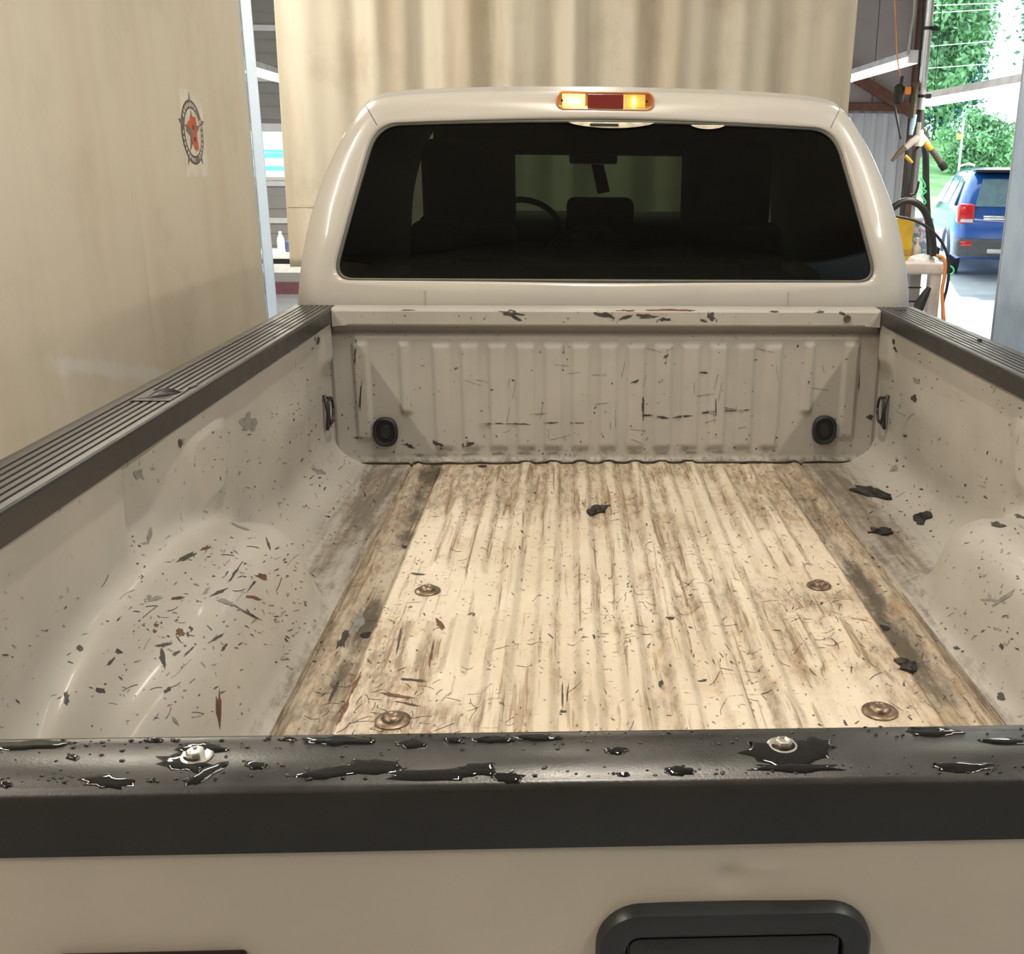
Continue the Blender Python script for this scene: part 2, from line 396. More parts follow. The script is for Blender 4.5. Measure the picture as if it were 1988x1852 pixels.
MLEAF = [plain('leaf_green_%d' % i, c, .55, var=.45, vscale=.7) for i, c in enumerate([(.16, .36, .26), (.24, .44, .22), (.10, .27, .22)])]
MBARK = plain('bark', (.16, .12, .10), .9, var=.3, vscale=6)
def crown_mesh(name, seed, n, rx, ry, rz, leaf, mat, clumps=46):
    r = np.random.default_rng(seed)
    cs = r.normal(size=(clumps, 3)); cs /= np.linalg.norm(cs, axis=1)[:, None]; cs *= (r.uniform(.35, 1, (clumps, 1)))**.6
    cs *= np.array([rx, ry, rz])*.82
    k = r.integers(0, clumps, n); cen = cs[k] + r.normal(size=(n, 3))*np.array([rx, ry, rz])*.13
    a = r.normal(size=(n, 3)); a /= np.linalg.norm(a, axis=1)[:, None]
    b = np.cross(a, r.normal(size=(n, 3))); b /= np.linalg.norm(b, axis=1)[:, None]
    s = leaf*r.uniform(.6, 1.3, (n, 1))
    V = np.stack([cen - a*s, cen + b*s*.45, cen + a*s, cen - b*s*.45], 1).reshape(-1, 3)
    me = bpy.data.meshes.new(name); me.from_pydata(V.tolist(), [], [(4*i, 4*i+1, 4*i+2, 4*i+3) for i in range(n)]); me.materials.append(mat); return me
CROWN = [crown_mesh('crown_a', 1, 15000, 3.0, 2.6, 5.0, .17, MLEAF[0], 80), crown_mesh('crown_b', 2, 15000, 3.4, 2.8, 4.4, .17, MLEAF[1], 80), crown_mesh('crown_c', 3, 13000, 2.4, 2.2, 6.0, .16, MLEAF[2], 70)]
BUSH = crown_mesh('bush_crown', 5, 7000, 2.2, 1.4, 1.5, .13, MLEAF[1], 40)
def gz(y): return float(np.interp(y, ys, zs))
def tree(x, y, kind, sc, h, label):
    t = thing('tree', (x, y, gz(y)), label, 'tree', 'trees on the grass bank beyond the door')
    o = bpy.data.objects.new('crown', CROWN[kind]); col.objects.link(o); o.parent = t
    o.location = (0, 0, h); o.scale = (sc,)*3; o.rotation_euler = (0, 0, x*3.1)
    tr = MB().tube([(0, 0, -.1), (.08, 0, h*.4), (-.05, .05, h), (.1, 0, h+3*sc)], [.30, .24, .18, .06], 10)
    for q in range(4):
        a = q*1.7+x; tr.tube([(0, 0, h*.55+q*.5), (math.cos(a)*1.2, math.sin(a)*1.0, h*.8+q*.6)], [.09, .03], 6)
    b = tr.build('trunk', MBARK); b.parent = t
    return t
tree(15.2, 44, 1, 1.0, 5.6, 'yellow-green leafy tree straight behind the sign post')
tree(22.4, 44, 0, 1.0, 6.3, 'mid-green tree half hidden by the hanging blue-grey curtain')
tree(11.6, 52, 2, 1.15, 7.0, 'dark tall tree with bluish leaves behind the steel pipe')
tree(18.9, 52, 2, 1.05, 5.2, 'dark green tree under the gap of open sky')
tree(14.6, 61, 0, 1.5, 8.5, 'big mid-green tree filling the skyline behind the other trees')
tree(-14.0, 46, 0, 1.2, 7.0, 'mid-green tree outside the shop window')
for i, (x, y, l) in enumerate([(11.4, 38.6, 'round bush on the bank behind the steel pipe'), (16.0, 38.6, 'round bush behind the sign post on the bank'), (20.6, 38.6, 'round bush on the bank beside the blue-grey curtain')]):
    t = thing('bush', (x, y, gz(y)), l, 'bush', 'bushes at the foot of the trees')
    o = bpy.data.objects.new('foliage', BUSH); col.objects.link(o); o.parent = t; o.location = (0, 0, 1.1); o.rotation_euler = (0, 0, i*3.14); o.scale = (.85, .85, .9)
    st = MB().tube([(0, 0, -.1), (.05, 0, 1.3)], [.07, .04], 6).build('stem', MBARK); st.parent = t
# sign post on the bank
p = onY(1866, 283, 36); sp = thing('sign_post', (p[0], 36, gz(36)), 'thin pale post with a small yellow marker on the grass bank', 'sign')
h = onY(1868, 228, 36)[2]
MB().box(p[0]-.035, p[0]+.035, 35.97, 36.03, gz(36)-.1, h, .01).build('post', plain('white_post', (.75, .78, .72), .6), sp)
q = onY(1861, 266, 36)
MB().box(q[0]-.10, q[0]+.10, 35.92, 35.97, q[2]-.09, q[2]+.09, .01).build('marker_plate', plain('yellow_marker', (.75, .55, .12), .5), sp)
# overhead lines
ML = plain('overhead_line', (.80, .86, .86), .5)
for (a, b_, c_, d_, nm, lb) in ((1780, 12, 2010, 3, 'power_line', 'topmost pale overhead line crossing in front of the trees'), (1780, 27, 2010, 13, 'power_line', 'second pale overhead line below the topmost one'),
                     (1780, 92, 2010, 73, 'power_line', 'middle pale overhead line strung before the tree crowns'), (1780, 134, 2010, 118, 'power_line', 'lowest pale overhead line strung before the tree trunks')):
    A = Vector(onY(a, b_, 33.82)); B = Vector(onY(c_, d_, 33.82)); D = B-A
    pts = [A + D*t - Vector((0, 0, .6*(1-(2*t-1)**2)*0)) for t in np.linspace(-3, 4, 15)]
    tag(MB().tube(pts, .016, 6).build(nm, ML), lb, 'cable', 'overhead lines')
for xp, lb in ((-6.0, 'left wooden utility pole holding the overhead lines'), (26.5, 'right wooden utility pole holding the overhead lines')):
    t_ = tag(MB().tube([(xp, 34, gz(34)-.2), (xp, 34, 10)], [.16, .12], 10).build('utility_pole', MBARK), lb, 'pole')
# white trailer seen through the window
tr = thing('parked_trailer', (-9.0, 19, .17), 'white box trailer with turquoise stripes outside the window', 'trailer')
MTW = plain('trailer_white', (.85, .87, .87), .4)
MB().box(-12.0, -4.6, 18.2, 20.4, .75, 3.1, .05).build('body', MTW, tr)
MT = plain('turquoise_stripe', (.20, .62, .60), .4)
for z in (1.62, 1.86, 1.96): MB().box(-11.9, -4.7, 18.188, 18.198, z, z+(.05 if z > 1.9 else .08)).build('stripe', MT, tr)
for x in (-10.4, -9.4): MB().tube([(x, 18.25, .17+.42), (x, 18.55, .17+.42)], .42, 24).build('wheel', MBLK, tr)
MB().box(-5.6, -5.5, 18.6, 18.7, .17, .76).build('landing_leg', MBLK, tr)

# ---- blue SUV
def make_suv():
    loc = Vector((5.86, 12.95, .14)); a = math.radians(-12.5)
    t = thing('blue_car', loc, 'blue compact SUV with red tail lamps parked outside the open door', 'car'); t.rotation_euler = (0, 0, a)
    MBL = plain('blue_car_paint', s2l((30, 92, 175)), .22, coat=1, var=.05, vscale=3)
    MGL = plain('car_glass', (.16, .26, .30), .05, spec=.8)
    MGY = plain('car_grey_cladding', (.10, .11, .12), .5)
    MRD = plain('tail_lamp_red', (.75, .02, .03), .15, coat=1)
    W = 1.77
    def loc_build(mb, name, mat, par=t, smooth='auto'):
        o = mb.build(name, mat, None, smooth); o.parent = par; return o
    # stations: (y, z_low, z_belt, half_low, half_belt, z_top, half_top)
    S = [(0.00, .42, 1.00, .70, .74, 1.02, .60), (.06, .36, 1.04, .80, .82, 1.20, .62), (.20, .30, 1.05, .86, .86, 1.50, .62), (.40, .27, 1.05, .88, .88, 1.62, .62),
         (1.0, .27, 1.04, .885, .885, 1.66, .63), (1.9, .27, 1.02, .885, .885, 1.66, .63), (2.45, .27, 1.01, .885, .885, 1.58, .62), (3.0, .27, 1.0, .885, .87, 1.20, .66),
         (3.25, .27, .99, .88, .85, 1.05, .70), (3.9, .30, .90, .84, .80, .96, .62), (4.2, .38, .75, .70, .70, .78, .50)]
    P = []
    for (y, zl, zb, hl, hb, zt, ht) in S:
        row = []
        prof = [(hl*.9, zl), (hl, zl+.08), (hl+.005, (zl+zb)/2), (hb, zb-.06), (hb-.02, zb), (hb+(ht-hb)*.5-.0, zb+(zt-zb)*.55), (ht+.05, zt-.06), (ht-.04, zt-.01), (ht*.5, zt+.012), (0, zt+.015)]
        row = [(-x, y, z) for x, z in prof] + [(x, y, z) for x, z in prof[::-1][1:]]
        P.append([(x + W/2, yy, zz) for x, yy, zz in row])
    mb = MB().grid(np.array(P))
    n = len(P[0]); mb.f.append(tuple(range(n))); mb.f.append(tuple((len(P)-1)*n + k for k in range(n))[::-1])
    for i in range(len(P)-1): mb.f.append((i*n, (i+1)*n, (i+1)*n+n-1, i*n+n-1))
    body = loc_build(mb, 'body', MBL)
    # rear window, left side windows, pillars
    def pan(pts, name, mat, th=.012):
        pts = [Vector(p) for p in pts]; nn = (pts[1]-pts[0]).cross(pts[2]-pts[0]).normalized()
        m = MB(); k = len(pts); m.add([p+nn*th for p in pts] + [p-nn*th for p in pts], [tuple(range(k)), tuple(range(k, 2*k))[::-1]] + [(i, (i+1) % k, k+(i+1) % k, k+i) for i in range(k)])
        return loc_build(m, name, mat, smooth=False)
    pan([(.26, -.005, 1.10), (W-.26, -.005, 1.10), (W-.36, .165, 1.50), (.36, .165, 1.50)], 'rear_window', MGL)
    side = lambda y, z: (W/2 - (.885 + (.63-.885)*min(1, max(0, (z-1.04)/.62)) + .012), y, z)
    pan([side(.42, 1.10), side(.62, 1.46), side(.98, 1.52), side(1.02, 1.10)], 'side_window', MGL)
    pan([side(1.10, 1.10), side(1.10, 1.53), side(1.86, 1.54), side(1.90, 1.10)], 'side_window', MGL)
    pan([side(1.98, 1.10), side(1.96, 1.54), side(2.35, 1.50), side(2.85, 1.10)], 'side_window', MGL)
    sp_ = MB().box(.24, W-.24, .12, .42, 1.60, 1.645, .015); loc_build(sp_, 'roof_spoiler', MBLK)
    for sx in (0, 1):
        x0, x1 = (.015, .27) if sx == 0 else (W-.27, W-.015)
        o = loc_build(MB().box(x0, x1, -.03, .22, .84, 1.14, .05, 3), 'tail_lamp', MRD)
        q = loc_build(MB().box(x0+.05, x1-.02, -.038, .0, .86, .91, .01), 'reverse_lens', plain('reverse_lens_white', (.8, .8, .8), .2), o)
        loc_build(MB().box(x0+.08, x1-.0, -.055, .02, .50, .58, .015), 'rear_reflector', MRD)
    loc_build(MB().box(.03, W-.03, -.05, .25, .34, .62, .07, 3), 'rear_bumper', MGY)
    loc_build(MB().box(.50, W-.50, -.062, 0, .40, .47, .015), 'bumper_skid', plain('silver_skid', (.6, .6, .6), .35, metal=.5))
    loc_build(MB().box(.40, W-.40, -.012, .03, .90, .97, .01), 'plate_garnish', plain('chrome_garnish', (.7, .72, .75), .15, metal=1))
    for sx in (-1, 1):
        loc_build(MB().tube([(W/2+sx*.60, .5, 1.70), (W/2+sx*.61, 1.2, 1.73), (W/2+sx*.61, 2.2, 1.69)], .018, 8), 'roof_rail', plain('rail_silver', (.75, .75, .76), .3, metal=.8))
        for y in (.86, 3.42):
            x = W/2 + sx*.78
            o = loc_build(MB().tube([(x-.10, y, .33), (x-.09, y, .33), (x+.09, y, .33), (x+.10, y, .33)], [.29, .33, .33, .29], 28), 'wheel', MBLK)
            loc_build(MB().tube([(x+sx*.085, y, .33), (x+sx*.108, y, .33)], [.21, .19], 20), 'wheel_rim', plain('rim_silver', (.6, .61, .63), .3, metal=.8), o)
            ar = []
            for k in range(17):
                g = math.pi*k/16; ar.append((W/2+sx*.885, y+.39*math.cos(g), .33+.39*math.sin(g)))
            loc_build(MB().tube(ar, .035, 8), 'wheel_arch', MGY)
    return t
make_suv()

# ------------------------------------------------------------------ the truck
truck = thing('pickup_truck', (0, -.2, 0), 'white pickup truck with a scratched empty bed and black rail caps', 'truck')
T0 = -2.484                              # inside of the tailgate
PITCH = .087
def hfloor(X, Y):
    X = np.asarray(X, float); Y = np.asarray(Y, float); h = np.zeros(np.broadcast(X, Y).shape)
    for k in range(-5, 6):
        c = k*PITCH; a = np.abs(X - c); prof = 1 - ss(a, .010, .030)
        if abs(k) <= 3: m = ss(-Y, .012, .045)*(1 - ss(-Y, 2.40, 2.45))
        elif abs(k) == 4:
            m = ss(-Y, .05, .08) - ss(-Y, .92, .97) + ss(-Y, 1.17, 1.21) - ss(-Y, 1.42, 1.46) + ss(-Y, 1.78, 1.82) - ss(-Y, 2.3, 2.35)
        else:
            m = ss(-Y, .05, .07) - ss(-Y, .20, .225) + ss(-Y, .36, .39) - ss(-Y, .88, .93) + ss(-Y, 1.20, 1.23) - ss(-Y, 1.40, 1.44) + ss(-Y, 1.78, 1.82) - ss(-Y, 2.3, 2.35)
        h = h + .0135*prof*m
    a = np.abs(X)
    h = h - .011*(ss(a, .525, .540) - ss(a, .578, .592))*ss(-Y, .02, .06)          # drain channels
    h = h - .010*np.exp(-((a-.629)/.0035)**2)                                      # seam grooves
    h = h + .004*np.exp(-((a-.607)/.008)**2)
    return h
xs_ = np.unique(np.concatenate([np.arange(-.632, .633, .0045), np.arange(-.636, -.62, .0015), np.arange(.62, .636, .0015)])); ysf = np.arange(T0, .012, .011)
XX, YY = np.meshgrid(xs_, ysf, indexing='ij')
ZZ = ZF + hfloor(XX, YY)
bed_floor = MB().grid(np.stack([XX, YY, ZZ], -1)).build('bed_floor', MF, truck, smooth=True, fix=False)
def gsum(X, Y, L):
    s = np.zeros_like(X)
    for (x, y, sx, sy, a) in L: s = s + a*np.exp(-((X-x)/sx)**2 - ((Y-y)/sy)**2)
    return s
DIRT = [(0, -.16, .55, .16, .28), (-.30, -.12, .2, .12, .35), (.38, -.5, .1, .2, .3), (-.50, -.22, .14, .25, .75), (-.36, -.30, .12, .18, .45), (0, -.02, .9, .05, .5), (-.44, -1.62, .13, .10, 1.0), (-.56, -1.5, .10, .25, .8), (-.48, -1.36, .05, .12, .8), (-.40, -1.38, .02, .10, .8),
        (.40, -1.10, .16, .10, .55), (.50, -1.42, .10, .18, .55), (.16, -1.15, .10, .18, .35), (.33, -1.32, .03, .15, .7), (.25, -1.58, .02, .12, .8), (-.05, -1.30, .12, .2, .12), (.12, -.75, .1, .2, .3),
        (-.15, -.35, .2, .15, .3), (.02, -.5, .15, .12, .3), (.50, -.3, .10, .3, .5), (.2, -.1, .3, .08, .35), (-.62, -.7, .03, 1.2, .5), (.62, -.9, .03, 1.2, .45), (.06, -1.55, .03, .2, .3), (0, -2.2, .6, .3, .3)]
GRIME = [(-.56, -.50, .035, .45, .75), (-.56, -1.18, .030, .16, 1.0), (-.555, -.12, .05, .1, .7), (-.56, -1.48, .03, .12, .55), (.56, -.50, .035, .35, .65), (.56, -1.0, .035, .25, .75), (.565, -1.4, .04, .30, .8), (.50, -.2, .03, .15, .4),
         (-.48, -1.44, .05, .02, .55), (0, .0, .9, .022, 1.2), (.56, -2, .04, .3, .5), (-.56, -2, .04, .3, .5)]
def fattr(o, name, arr):
    a = o.data.attributes.new(name, 'FLOAT', 'POINT'); a.data.foreach_set('value', np.ascontiguousarray(arr, dtype=np.float32).ravel())
rib = hfloor(XX, YY)
edge = np.clip(np.abs(np.gradient(rib, axis=0))/.0016, 0, 1)
fattr(bed_floor, 'dirt', np.clip(gsum(XX, YY, DIRT), 0, 1.1)*(1.35-.6*(rib > .006)) + .10 + .12*(rib < .003) + .30*edge)
fattr(bed_floor, 'grime', np.clip(gsum(XX, YY, GRIME), 0, 1.2))

# bed sides: surface found by casting from inside the bed onto an implicit body
YC, WA, WH_, NEXP = -1.49, .50, .245, 2.6
def smin(a, b, k):
    h = np.clip(.5 + .5*(b-a)/k, 0, 1); return b*(1-h) + a*h - k*h*(1-h)
def side_field(X, Y, Z):                 # X > 0: outward distance from the centre line
    W = .888 - .030*(Z/.5)
    W = W - .022*(ss(Y, -1.30, -1.22)*(1 - ss(Y, -1.12, -1.0)))*ss(Z, .18, .30)*(1-ss(Z, .36, .44))       # stake pocket pillar
    W = W - .016*(ss(Y, -.16, -.10))*ss(Z, .30, .36)*(1-ss(Y, -.03, -.0))
    W = W + .018*(ss(Y, -1.56, -1.50)*(1 - ss(Y, -1.42, -1.32)))*ss(Z, .24, .34)      # recess behind it
    W = W - .012*(ss(Y, -.85, -.55)*(1-ss(Y, -.40, -.22)))*ss(Z, .06, .16)*(1-ss(Z, .24, .36))
    W = np.maximum(W, .852 + .004*(.5-Z)) if True else W
    fl = .004*(ss(X, .66, .67)-ss(X, .70, .71)) + .004*(ss(X, .745, .755)-ss(X, .785, .80))
    f = smin(W - X, Z - fl*ss(-Y, .04, .1), .15)
    g = ((np.abs(Y-YC)/WA)**NEXP + (np.maximum(Z, 0)/WH_)**NEXP)**(1/NEXP) - 1
    s_in = (.645 + .20*Z + .05*ss(np.abs(Y-YC), .25, .5)) - X
    a, b, k = g*.27, s_in, .085
    hh = np.clip(.5 - .5*(b-a)/k, 0, 1); wh = b*(1-hh) + a*hh + k*hh*(1-hh)
    wh = wh + .012*np.exp(-((Y+1.62)/.09)**2 - ((X-.74)/.07)**2)                      # dimple on the top
    return smin(f, wh, .055)
def bedside(sg):
    ya = np.arange(T0-.02, .004, .0085); O = np.array([.30, .56])
    a0 = math.atan2(-O[1], .634-O[0]); a1 = math.atan2(.475-O[1], .86-O[0])
    an = np.linspace(a0, a1, 120)
    Yg, Ag = np.meshgrid(ya, an, indexing='ij'); lo = np.full(Yg.shape, .15); hi = lo.copy(); found = np.zeros(Yg.shape, bool)
    prev = lo.copy()
    for r in np.arange(.15, .95, .006):
        f = side_field(O[0]+r*np.cos(Ag), Yg, O[1]+r*np.sin(Ag))
        new = (~found) & (f < 0); lo[new] = r-.006; hi[new] = r; found |= new
    hi[~found] = .95
    for _ in range(14):
        mid = (lo+hi)/2; f = side_field(O[0]+mid*np.cos(Ag), Yg, O[1]+mid*np.sin(Ag)); neg = f < 0
        hi = np.where(neg, mid, hi); lo = np.where(neg, lo, mid)
    X = O[0]+hi*np.cos(Ag); Z = O[1]+hi*np.sin(Ag)
    P = np.stack([sg*X, Yg, ZF+Z], -1)
    if sg > 0: P = P[::-1]; Yg = Yg[::-1]; X = X[::-1]; Z = Z[::-1]
    o = MB().grid(P).build('bedside', MW, truck, smooth=True, fix=False)
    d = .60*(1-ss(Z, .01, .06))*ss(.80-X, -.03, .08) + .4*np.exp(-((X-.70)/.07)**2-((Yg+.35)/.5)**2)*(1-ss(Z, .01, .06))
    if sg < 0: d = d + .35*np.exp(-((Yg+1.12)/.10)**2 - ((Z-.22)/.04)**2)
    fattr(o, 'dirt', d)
    return o
sideL, sideR = bedside(-1), bedside(1)
# outer skins with wheel opening and rear wheels
def outer(sg):
    pts = [(.005, .40), (.005, 1.36)]
    poly = [(0.0, .62), (0.0, ZF+.47), (T0-.08, ZF+.47), (T0-.08, .62)]
    ar = arc(YC, .46, .50, 180-20, 20, 24)
    ar = [(y, max(z, .62)) for y, z in ar if z >= .62]
    bot = [(T0-.08, .62)] + [(y, z) for y, z in ar] + [(0, .62)]
    m = MB(); n = len(bot); vs_ = []
    for y, z in bot:
        for t in np.linspace(0, 1, 7):
            zz = z + (ZF+.46-z)*t; vs_.append((sg*(.995 - .02*(2*t-1)**2), y, zz))
    fs = [(i*7+j, i*7+j+1, (i+1)*7+j+1, (i+1)*7+j) for i in range(n-1) for j in range(6)]
    m.add(vs_, fs); m.build('bedside_skin', MCAB, truck, smooth='auto')
    x = sg*.86
    w_ = MB().tube([(x-.13, YC, .40), (x-.11, YC, .40), (x+.11, YC, .40), (x+.13, YC, .40)], [.34, .40, .40, .34], 36).build('wheel', MBLK, truck, smooth='auto')
    MB().tube([(x+sg*.11, YC, .40), (x+sg*.135, YC, .40)], [.22, .20], 24).build('wheel_rim', MSTEEL, w_)
    w_ = MB().tube([(x-.13, 2.75, .40), (x-.11, 2.75, .40), (x+.11, 2.75, .40), (x+.13, 2.75, .40)], [.34, .40, .40, .34], 36).build('wheel', MBLK, truck, smooth='auto')
    MB().tube([(x+sg*.11, 2.75, .40), (x+sg*.135, 2.75, .40)], [.22, .20], 24).build('wheel_rim', MSTEEL, w_)
outer(-1); outer(1)
MB().box(-.45, -.35, T0, 3.4, .52, .70, .01).build('frame_rail', MBLK, truck); MB().box(.35, .45, T0, 3.4, .52, .70, .01).build('frame_rail', MBLK, truck)

# bulkhead with pressed ribs
xb = np.arange(-.90, .901, .005); zb = np.arange(-.008, .4551, .007)
XB, ZB = np.meshgrid(xb, zb, indexing='ij')
def brel(X, Z):
    d = np.zeros_like(X)
    for k in range(-6, 7):
        c = k*PITCH; p_ = 1 - ss(np.abs(X-c), .020, .034); p_ = p_*ss(Z, .038, .062)*(1-ss(Z, .375, .392)); d = d + .009*p_
    a = np.abs(X)
    d = d + .010*(ss(a, .615, .63)-ss(a, .645, .66))*ss(Z, .16, .175)*(1-ss(Z, .385, .395))
    d = d + .010*(ss(a, .745, .757)-ss(a, .79, .80))*ss(Z, .075, .09)*(1-ss(Z, .385, .395))
    d = d - .012*np.exp(-((a-.868)/.004)**2)
    d = d - .022*ss(Z, .405, .425)
    d = d + .01*(1-ss(Z, -.0, .02))
    return d
YB = -.004 - brel(XB, ZB)
P = np.stack([XB, YB, ZF+ZB], -1)
bulk = MB().grid(P).build('bulkhead', MBK, truck, smooth=True, fix=False)
fattr(bulk, 'dirt', .85*np.exp(-((ZB-.0)/.022)**2) + .35*np.exp(-((ZB-.045)/.02)**2)*(.3+.7*(np.abs(XB) < .55)))
lip = [(.012, ZF+.442), (-.030, ZF+.446), (-.034, ZF+.452), (-.034, ZF+.490), (-.030, ZF+.497), (-.022, ZF+.500), (.035, ZF+.500), (.035, ZF+.442)]
lp = MB().prism(lip, 0, -.846, .846).build('bulkhead_lip', MBK, truck)
MB().box(-.86, .86, .037, .06, ZF+.3, ZF+.492).build('cab_gap_dark_strip', MBLK, truck)  # black strip in place of the dark gap between bed and cab
for sg in (-1, 1):   # little gussets at both ends of the lip
    MB().prism([(sg*.845, ZF+.455), (sg*.845, ZF+.498), (sg*.80, ZF+.449), (sg*.845, ZF+.445)], 1, -.040, -.035).build('corner_gusset', MBK, truck)

gp = [(x, -.016-.004*abs(math.sin(x*31)), ZF+.0035+float(hfloor(x, -.03))*.8+.001*math.sin(x*57)) for x in np.linspace(-.80, .80, 160)]
MB().tube(gp, .0035, 6).build('floor_joint', plain('dirty_joint', (.035, .028, .02), .9), bulk)
# oval rubber plugs
def oval(cx, cz, rx, rz, n=28): return [(cx+rx*math.copysign(abs(math.cos(t))**.8, math.cos(t)), cz+rz*math.copysign(abs(math.sin(t))**.8, math.sin(t))) for t in np.linspace(0, 2*math.pi, n, endpoint=False)]
for cx, cz in ((-.707, .106), (.70, .110)):
    g = MB(); rings = [(.039, .047, -.004), (.039, .047, -.016), (.034, .042, -.020), (.028, .036, -.018), (.026, .033, -.011), (.018, .024, -.012), (.015, .021, -.017), (.004, .005, -.017)]
    vs_ = []; n = 28
    for rx, rz, y in rings: vs_ += [(x, y-.004, ZF+z) for x, z in oval(cx, cz, rx, rz, n)]
    fs = [(i*n+k, i*n+(k+1) % n, (i+1)*n+(k+1) % n, (i+1)*n+k) for i in range(len(rings)-1) for k in range(n)] + [tuple((len(rings)-1)*n+k for k in range(n))]
    g.add(vs_, fs).build('rubber_plug', MBLK, bulk, smooth='auto')
# screw in the lip
MB().tube([(.742, -.034, ZF+.473), (.742, -.040, ZF+.473)], [.012, .010], 14).build('lip_screw', MRUST, lp)
# wire tie-down hooks on the side walls
for sg, sd_ in ((-1, sideL), (1, sideR)):
    t = MB(); x = .872
    ring = [(sg*(x-.012), -.070+.030*math.cos(g), ZF+.190+.040*math.sin(g)) for g in np.linspace(0, 2*math.pi, 21)]
    t.tube(ring, .0045, 8); t.tube([(sg*(x-.004), -.108, ZF+.245), (sg*(x-.010), -.104, ZF+.19), (sg*(x-.004), -.100, ZF+.135)], .005, 8)
    t.tube([(sg*(x-.006), -.108, ZF+.24), (sg*(x-.012), -.075, ZF+.228)], .0045, 8); t.tube([(sg*(x-.006), -.102, ZF+.14), (sg*(x-.012), -.075, ZF+.152)], .0045, 8)
    t.build('tie_down_hook', MWIRE, sd_, smooth=True)

# floor bolts
for x, y, r in ((-.445, -1.044, .029), (-.432, -1.61, .031), (.451, -1.033, .028), (.427, -1.601, .032)):
    z = ZF + float(hfloor(x, y))
    Mt = Matrix.Translation((x, y, z))
    bo = MB().lathe([(r, .0), (r, .003), (r*.86, .0055), (r*.62, .006), (r*.58, .009), (r*.50, .012), (r*.30, .0135), (r*.22, .012)], 24, Mt).build('floor_bolt', MRUST, bed_floor, smooth='auto')
for x, y in ((-.544, -1.245), (.542, -1.235), (-.40, -.045), (.44, -.035)):
    z = ZF + float(hfloor(x, y)); MB().lathe([(.014, -.002), (.014, .0012), (.009, .0016), (.008, .0008)], 16, Matrix.Translation((x, y, z))).build('drain_plug', MBLK, bed_floor)

# rail caps with grooves
def railcap(sg):
    base = ZF + .5
    prof = [(.846, -.045), (.846, -.006), (.8475, -.002), (.851, .0005), (.858, .0008)]
    x = .862
    while x < .948:
        prof += [(x, .0010), (x+.0012, -.0016), (x+.0048, -.0016), (x+.006, .0010)]; x += .0155
    prof += [(.958, .0012), (.968, .0005), (.978, -.004), (.985, -.012), (.988, -.040), (.980, -.040), (.976, -.012), (.855, -.008), (.851, -.045)]
    poly = [(sg*a, base+b) for a, b in prof]
    o = MB().prism(poly, 1, T0-.055, .028).build('rail_cap', MCAP, truck)
    return o
capL, capR = railcap(-1), railcap(1)
# broken stake-pocket cover in the left cap and slot in the right cap
zt = ZF+.5012
MB().box(-.935, -.862, -1.315, -1.225, zt, zt+.0016, .0006).build('stake_pocket_cover', MCAP, capL)
for pl in ([(-.925, -1.300), (-.905, -1.292), (-.872, -1.262), (-.866, -1.245), (-.882, -1.252), (-.912, -1.280)], [(-.900, -1.312), (-.878, -1.300), (-.868, -1.282), (-.880, -1.290)], [(-.868, -1.20), (-.862, -1.17), (-.858, -1.172), (-.862, -1.20)]):
    MB().prism([(a, b) for a, b in pl], 2, zt+.0012, zt+.0022).build('cover_tear', MBLK, capL)
fl = []
for i in range(9):
    t = i/8; y = -1.298+.05*t; fl.append([(-.916+.045*t, y-.004, zt+.002), (-.912+.045*t, y+.004, zt+.003+.012*math.sin(math.pi*t)), (-.905+.045*t, y+.012, zt+.002)])
MB().grid(np.array(fl)).build('cover_flap', MCAP, capL, smooth=True)
MB().box(.885, .925, -.052, -.046, zt, zt+.001).build('cap_slot', MBLK, capR)
MB().tube([(.930, -.62, zt), (.930, -.62, zt+.006)], [.007, .005], 10).build('cap_clip', MBLK, capR)

# ---- tailgate
tgp = []
HB = .105
xa = np.linspace(-.815, .815, 330); za = np.concatenate([np.linspace(-.06, .30, 14), np.linspace(.305, .462, 60)])
XA, ZA = np.meshgrid(xa, za, indexing='ij')
YA = T0 - .076 - .006*np.sin(np.pi*np.clip((ZA+.06)/.52, 0, 1)) + 0*XA
def dent(x, z, r, d): return d*np.exp(-((XA-x)**2 + (ZA-z)**2)/r**2)
YA = YA + dent(-.003, .416, .010, .0035) + dent(.010, .424, .004, -.0012) - dent(.028, .424, .005, .0018) + dent(-.02, .41, .05, .002)
outer_ = MB().grid(np.stack([XA, YA, ZF+ZA], -1)[:, :, :])
tg = outer_.build('tailgate', MTG, truck, smooth=True)
MB().box(-.815, .815, T0-.070, T0-.002, ZF-.06, ZF+.462, .006).build('inner_panel', MW, tg)
r_ = .006
tp = [(T0+.002, ZF+.448), (T0+.002, ZF+.492)] + [(T0-.006+.008*math.cos(g), ZF+.492+.008*math.sin(g)) for g in np.radians([20, 45, 70, 90])] + [(T0-.012, ZF+.4995), (T0-.014, ZF+.5005), (T0-.064, ZF+.5000)] + \
     [(T0-.068+.009*math.cos(g), ZF+.490+.0095*math.sin(g)) for g in np.radians([75, 100, 125, 150, 175])] + [(T0-.0775, ZF+.486), (T0-.0795, ZF+.448), (T0-.0735, ZF+.446), (T0-.0725, ZF+.448)]
tcap = MB().prism(tp, 0, -.815, .815).build('tailgate_cap', MCAPT, tg)
tcap.data.shade_smooth(); tcap.data.set_sharp_from_angle(angle=math.radians(35))
ztc = ZF+.5005
